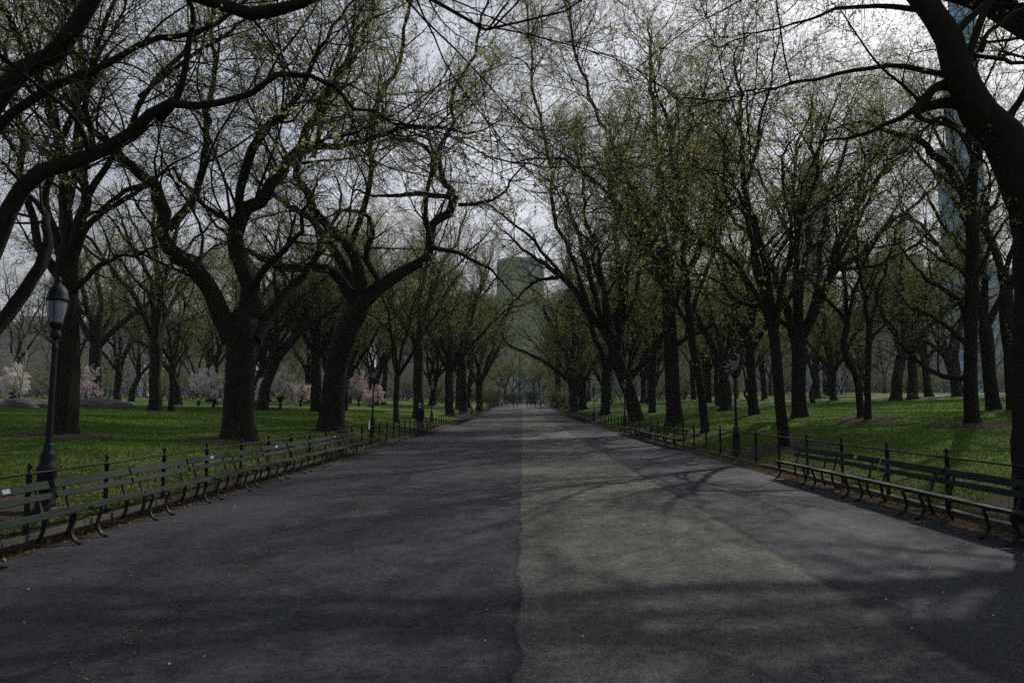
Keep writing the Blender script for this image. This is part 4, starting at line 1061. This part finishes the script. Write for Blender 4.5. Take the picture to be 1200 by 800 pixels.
# ------------------------------------------------------------------ light
SUN_EL, SUN_AZ = 42, 38           # degrees; azimuth to the right of straight ahead
sv = Vector((math.sin(R(SUN_AZ)) * math.cos(R(SUN_EL)), math.cos(R(SUN_AZ)) * math.cos(R(SUN_EL)), math.sin(R(SUN_EL))))
ld = bpy.data.lights.new('sun', 'SUN'); ld.energy = 5.0; ld.angle = R(.6); ld.color = (1, .95, .86)
lo = bpy.data.objects.new('sun', ld); COL.objects.link(lo); lo.rotation_euler = (-sv).to_track_quat('-Z', 'Y').to_euler(); lo.location = (0, 0, 60)
w = bpy.data.worlds.new('World'); SC.world = w; w.use_nodes = True; nt = w.node_tree; nt.nodes.clear()
out = nt.nodes.new('ShaderNodeOutputWorld'); bg = nt.nodes.new('ShaderNodeBackground'); sky = nt.nodes.new('ShaderNodeTexSky')
sky.sky_type = 'NISHITA'; sky.sun_disc = False; sky.sun_elevation = R(SUN_EL); sky.sun_rotation = R(SUN_AZ); sky.dust_density = 2.5; sky.air_density = 1.0
tc = nt.nodes.new('ShaderNodeTexCoord'); mp = nt.nodes.new('ShaderNodeMapping'); mp.inputs['Scale'].default_value = (1, 1, 2.4)
nz = nt.nodes.new('ShaderNodeTexNoise'); nz.inputs['Scale'].default_value = 2.2; nz.inputs['Detail'].default_value = 6; nz.inputs['Roughness'].default_value = .6
rp = nt.nodes.new('ShaderNodeValToRGB'); rp.color_ramp.elements[0].position = .32; rp.color_ramp.elements[0].color = (.45, .45, .45, 1); rp.color_ramp.elements[1].position = .6; rp.color_ramp.elements[1].color = (.95, .95, .95, 1)
mx = nt.nodes.new('ShaderNodeMix'); mx.data_type = 'RGBA'; 
dp = nt.nodes.new('ShaderNodeVectorMath'); dp.operation = 'DOT_PRODUCT'; nt.links.new(tc.outputs['Generated'], dp.inputs[0]); dp.inputs[1].default_value = sv
def wm(op, a, b):
    n_ = nt.nodes.new('ShaderNodeMath'); n_.operation = op
    for i_, v_ in enumerate((a, b)):
        if hasattr(v_, 'is_output'): nt.links.new(v_, n_.inputs[i_])
        else: n_.inputs[i_].default_value = v_
    return n_.outputs[0]
glow = wm('ADD', wm('MULTIPLY', wm('POWER', wm('MAXIMUM', dp.outputs['Value'], 0.0), 1.5), .52), .40)   # thin cloud is brighter towards the sun
vs = nt.nodes.new('ShaderNodeVectorMath'); vs.operation = 'SCALE'; vs.inputs[0].default_value = (14.2, 14.5, 15.8); nt.links.new(glow, vs.inputs[3]); nt.links.new(vs.outputs[0], mx.inputs[7])
nt.links.new(tc.outputs['Generated'], mp.inputs[0]); nt.links.new(mp.outputs[0], nz.inputs['Vector']); nt.links.new(nz.outputs[0], rp.inputs[0]); sxyz = nt.nodes.new('ShaderNodeSeparateXYZ'); nt.links.new(tc.outputs['Generated'], sxyz.inputs[0])
mr = nt.nodes.new('ShaderNodeMapRange'); mr.interpolation_type = 'SMOOTHSTEP'; nt.links.new(sxyz.outputs[2], mr.inputs[0]); mr.inputs[1].default_value = .38; mr.inputs[2].default_value = .68; mr.inputs[3].default_value = 1; mr.inputs[4].default_value = .12
nt.links.new(wm('MULTIPLY', rp.outputs[0], mr.outputs[0]), mx.inputs[0]); nt.links.new(sky.outputs[0], mx.inputs[6])
nt.links.new(mx.outputs[2], bg.inputs[0]); bg.inputs[1].default_value = .13; nt.links.new(bg.outputs[0], out.inputs[0])

SC.view_settings.view_transform = 'Standard'; SC.view_settings.look = 'None'; SC.view_settings.gamma = 1; SC.view_settings.use_curve_mapping = False
SC.view_settings.exposure = -.6
SC.render.engine = 'CYCLES'
cy = SC.cycles; cy.max_bounces = 6; cy.diffuse_bounces = 3; cy.transparent_max_bounces = 8; cy.volume_bounces = 0; cy.use_denoising = False
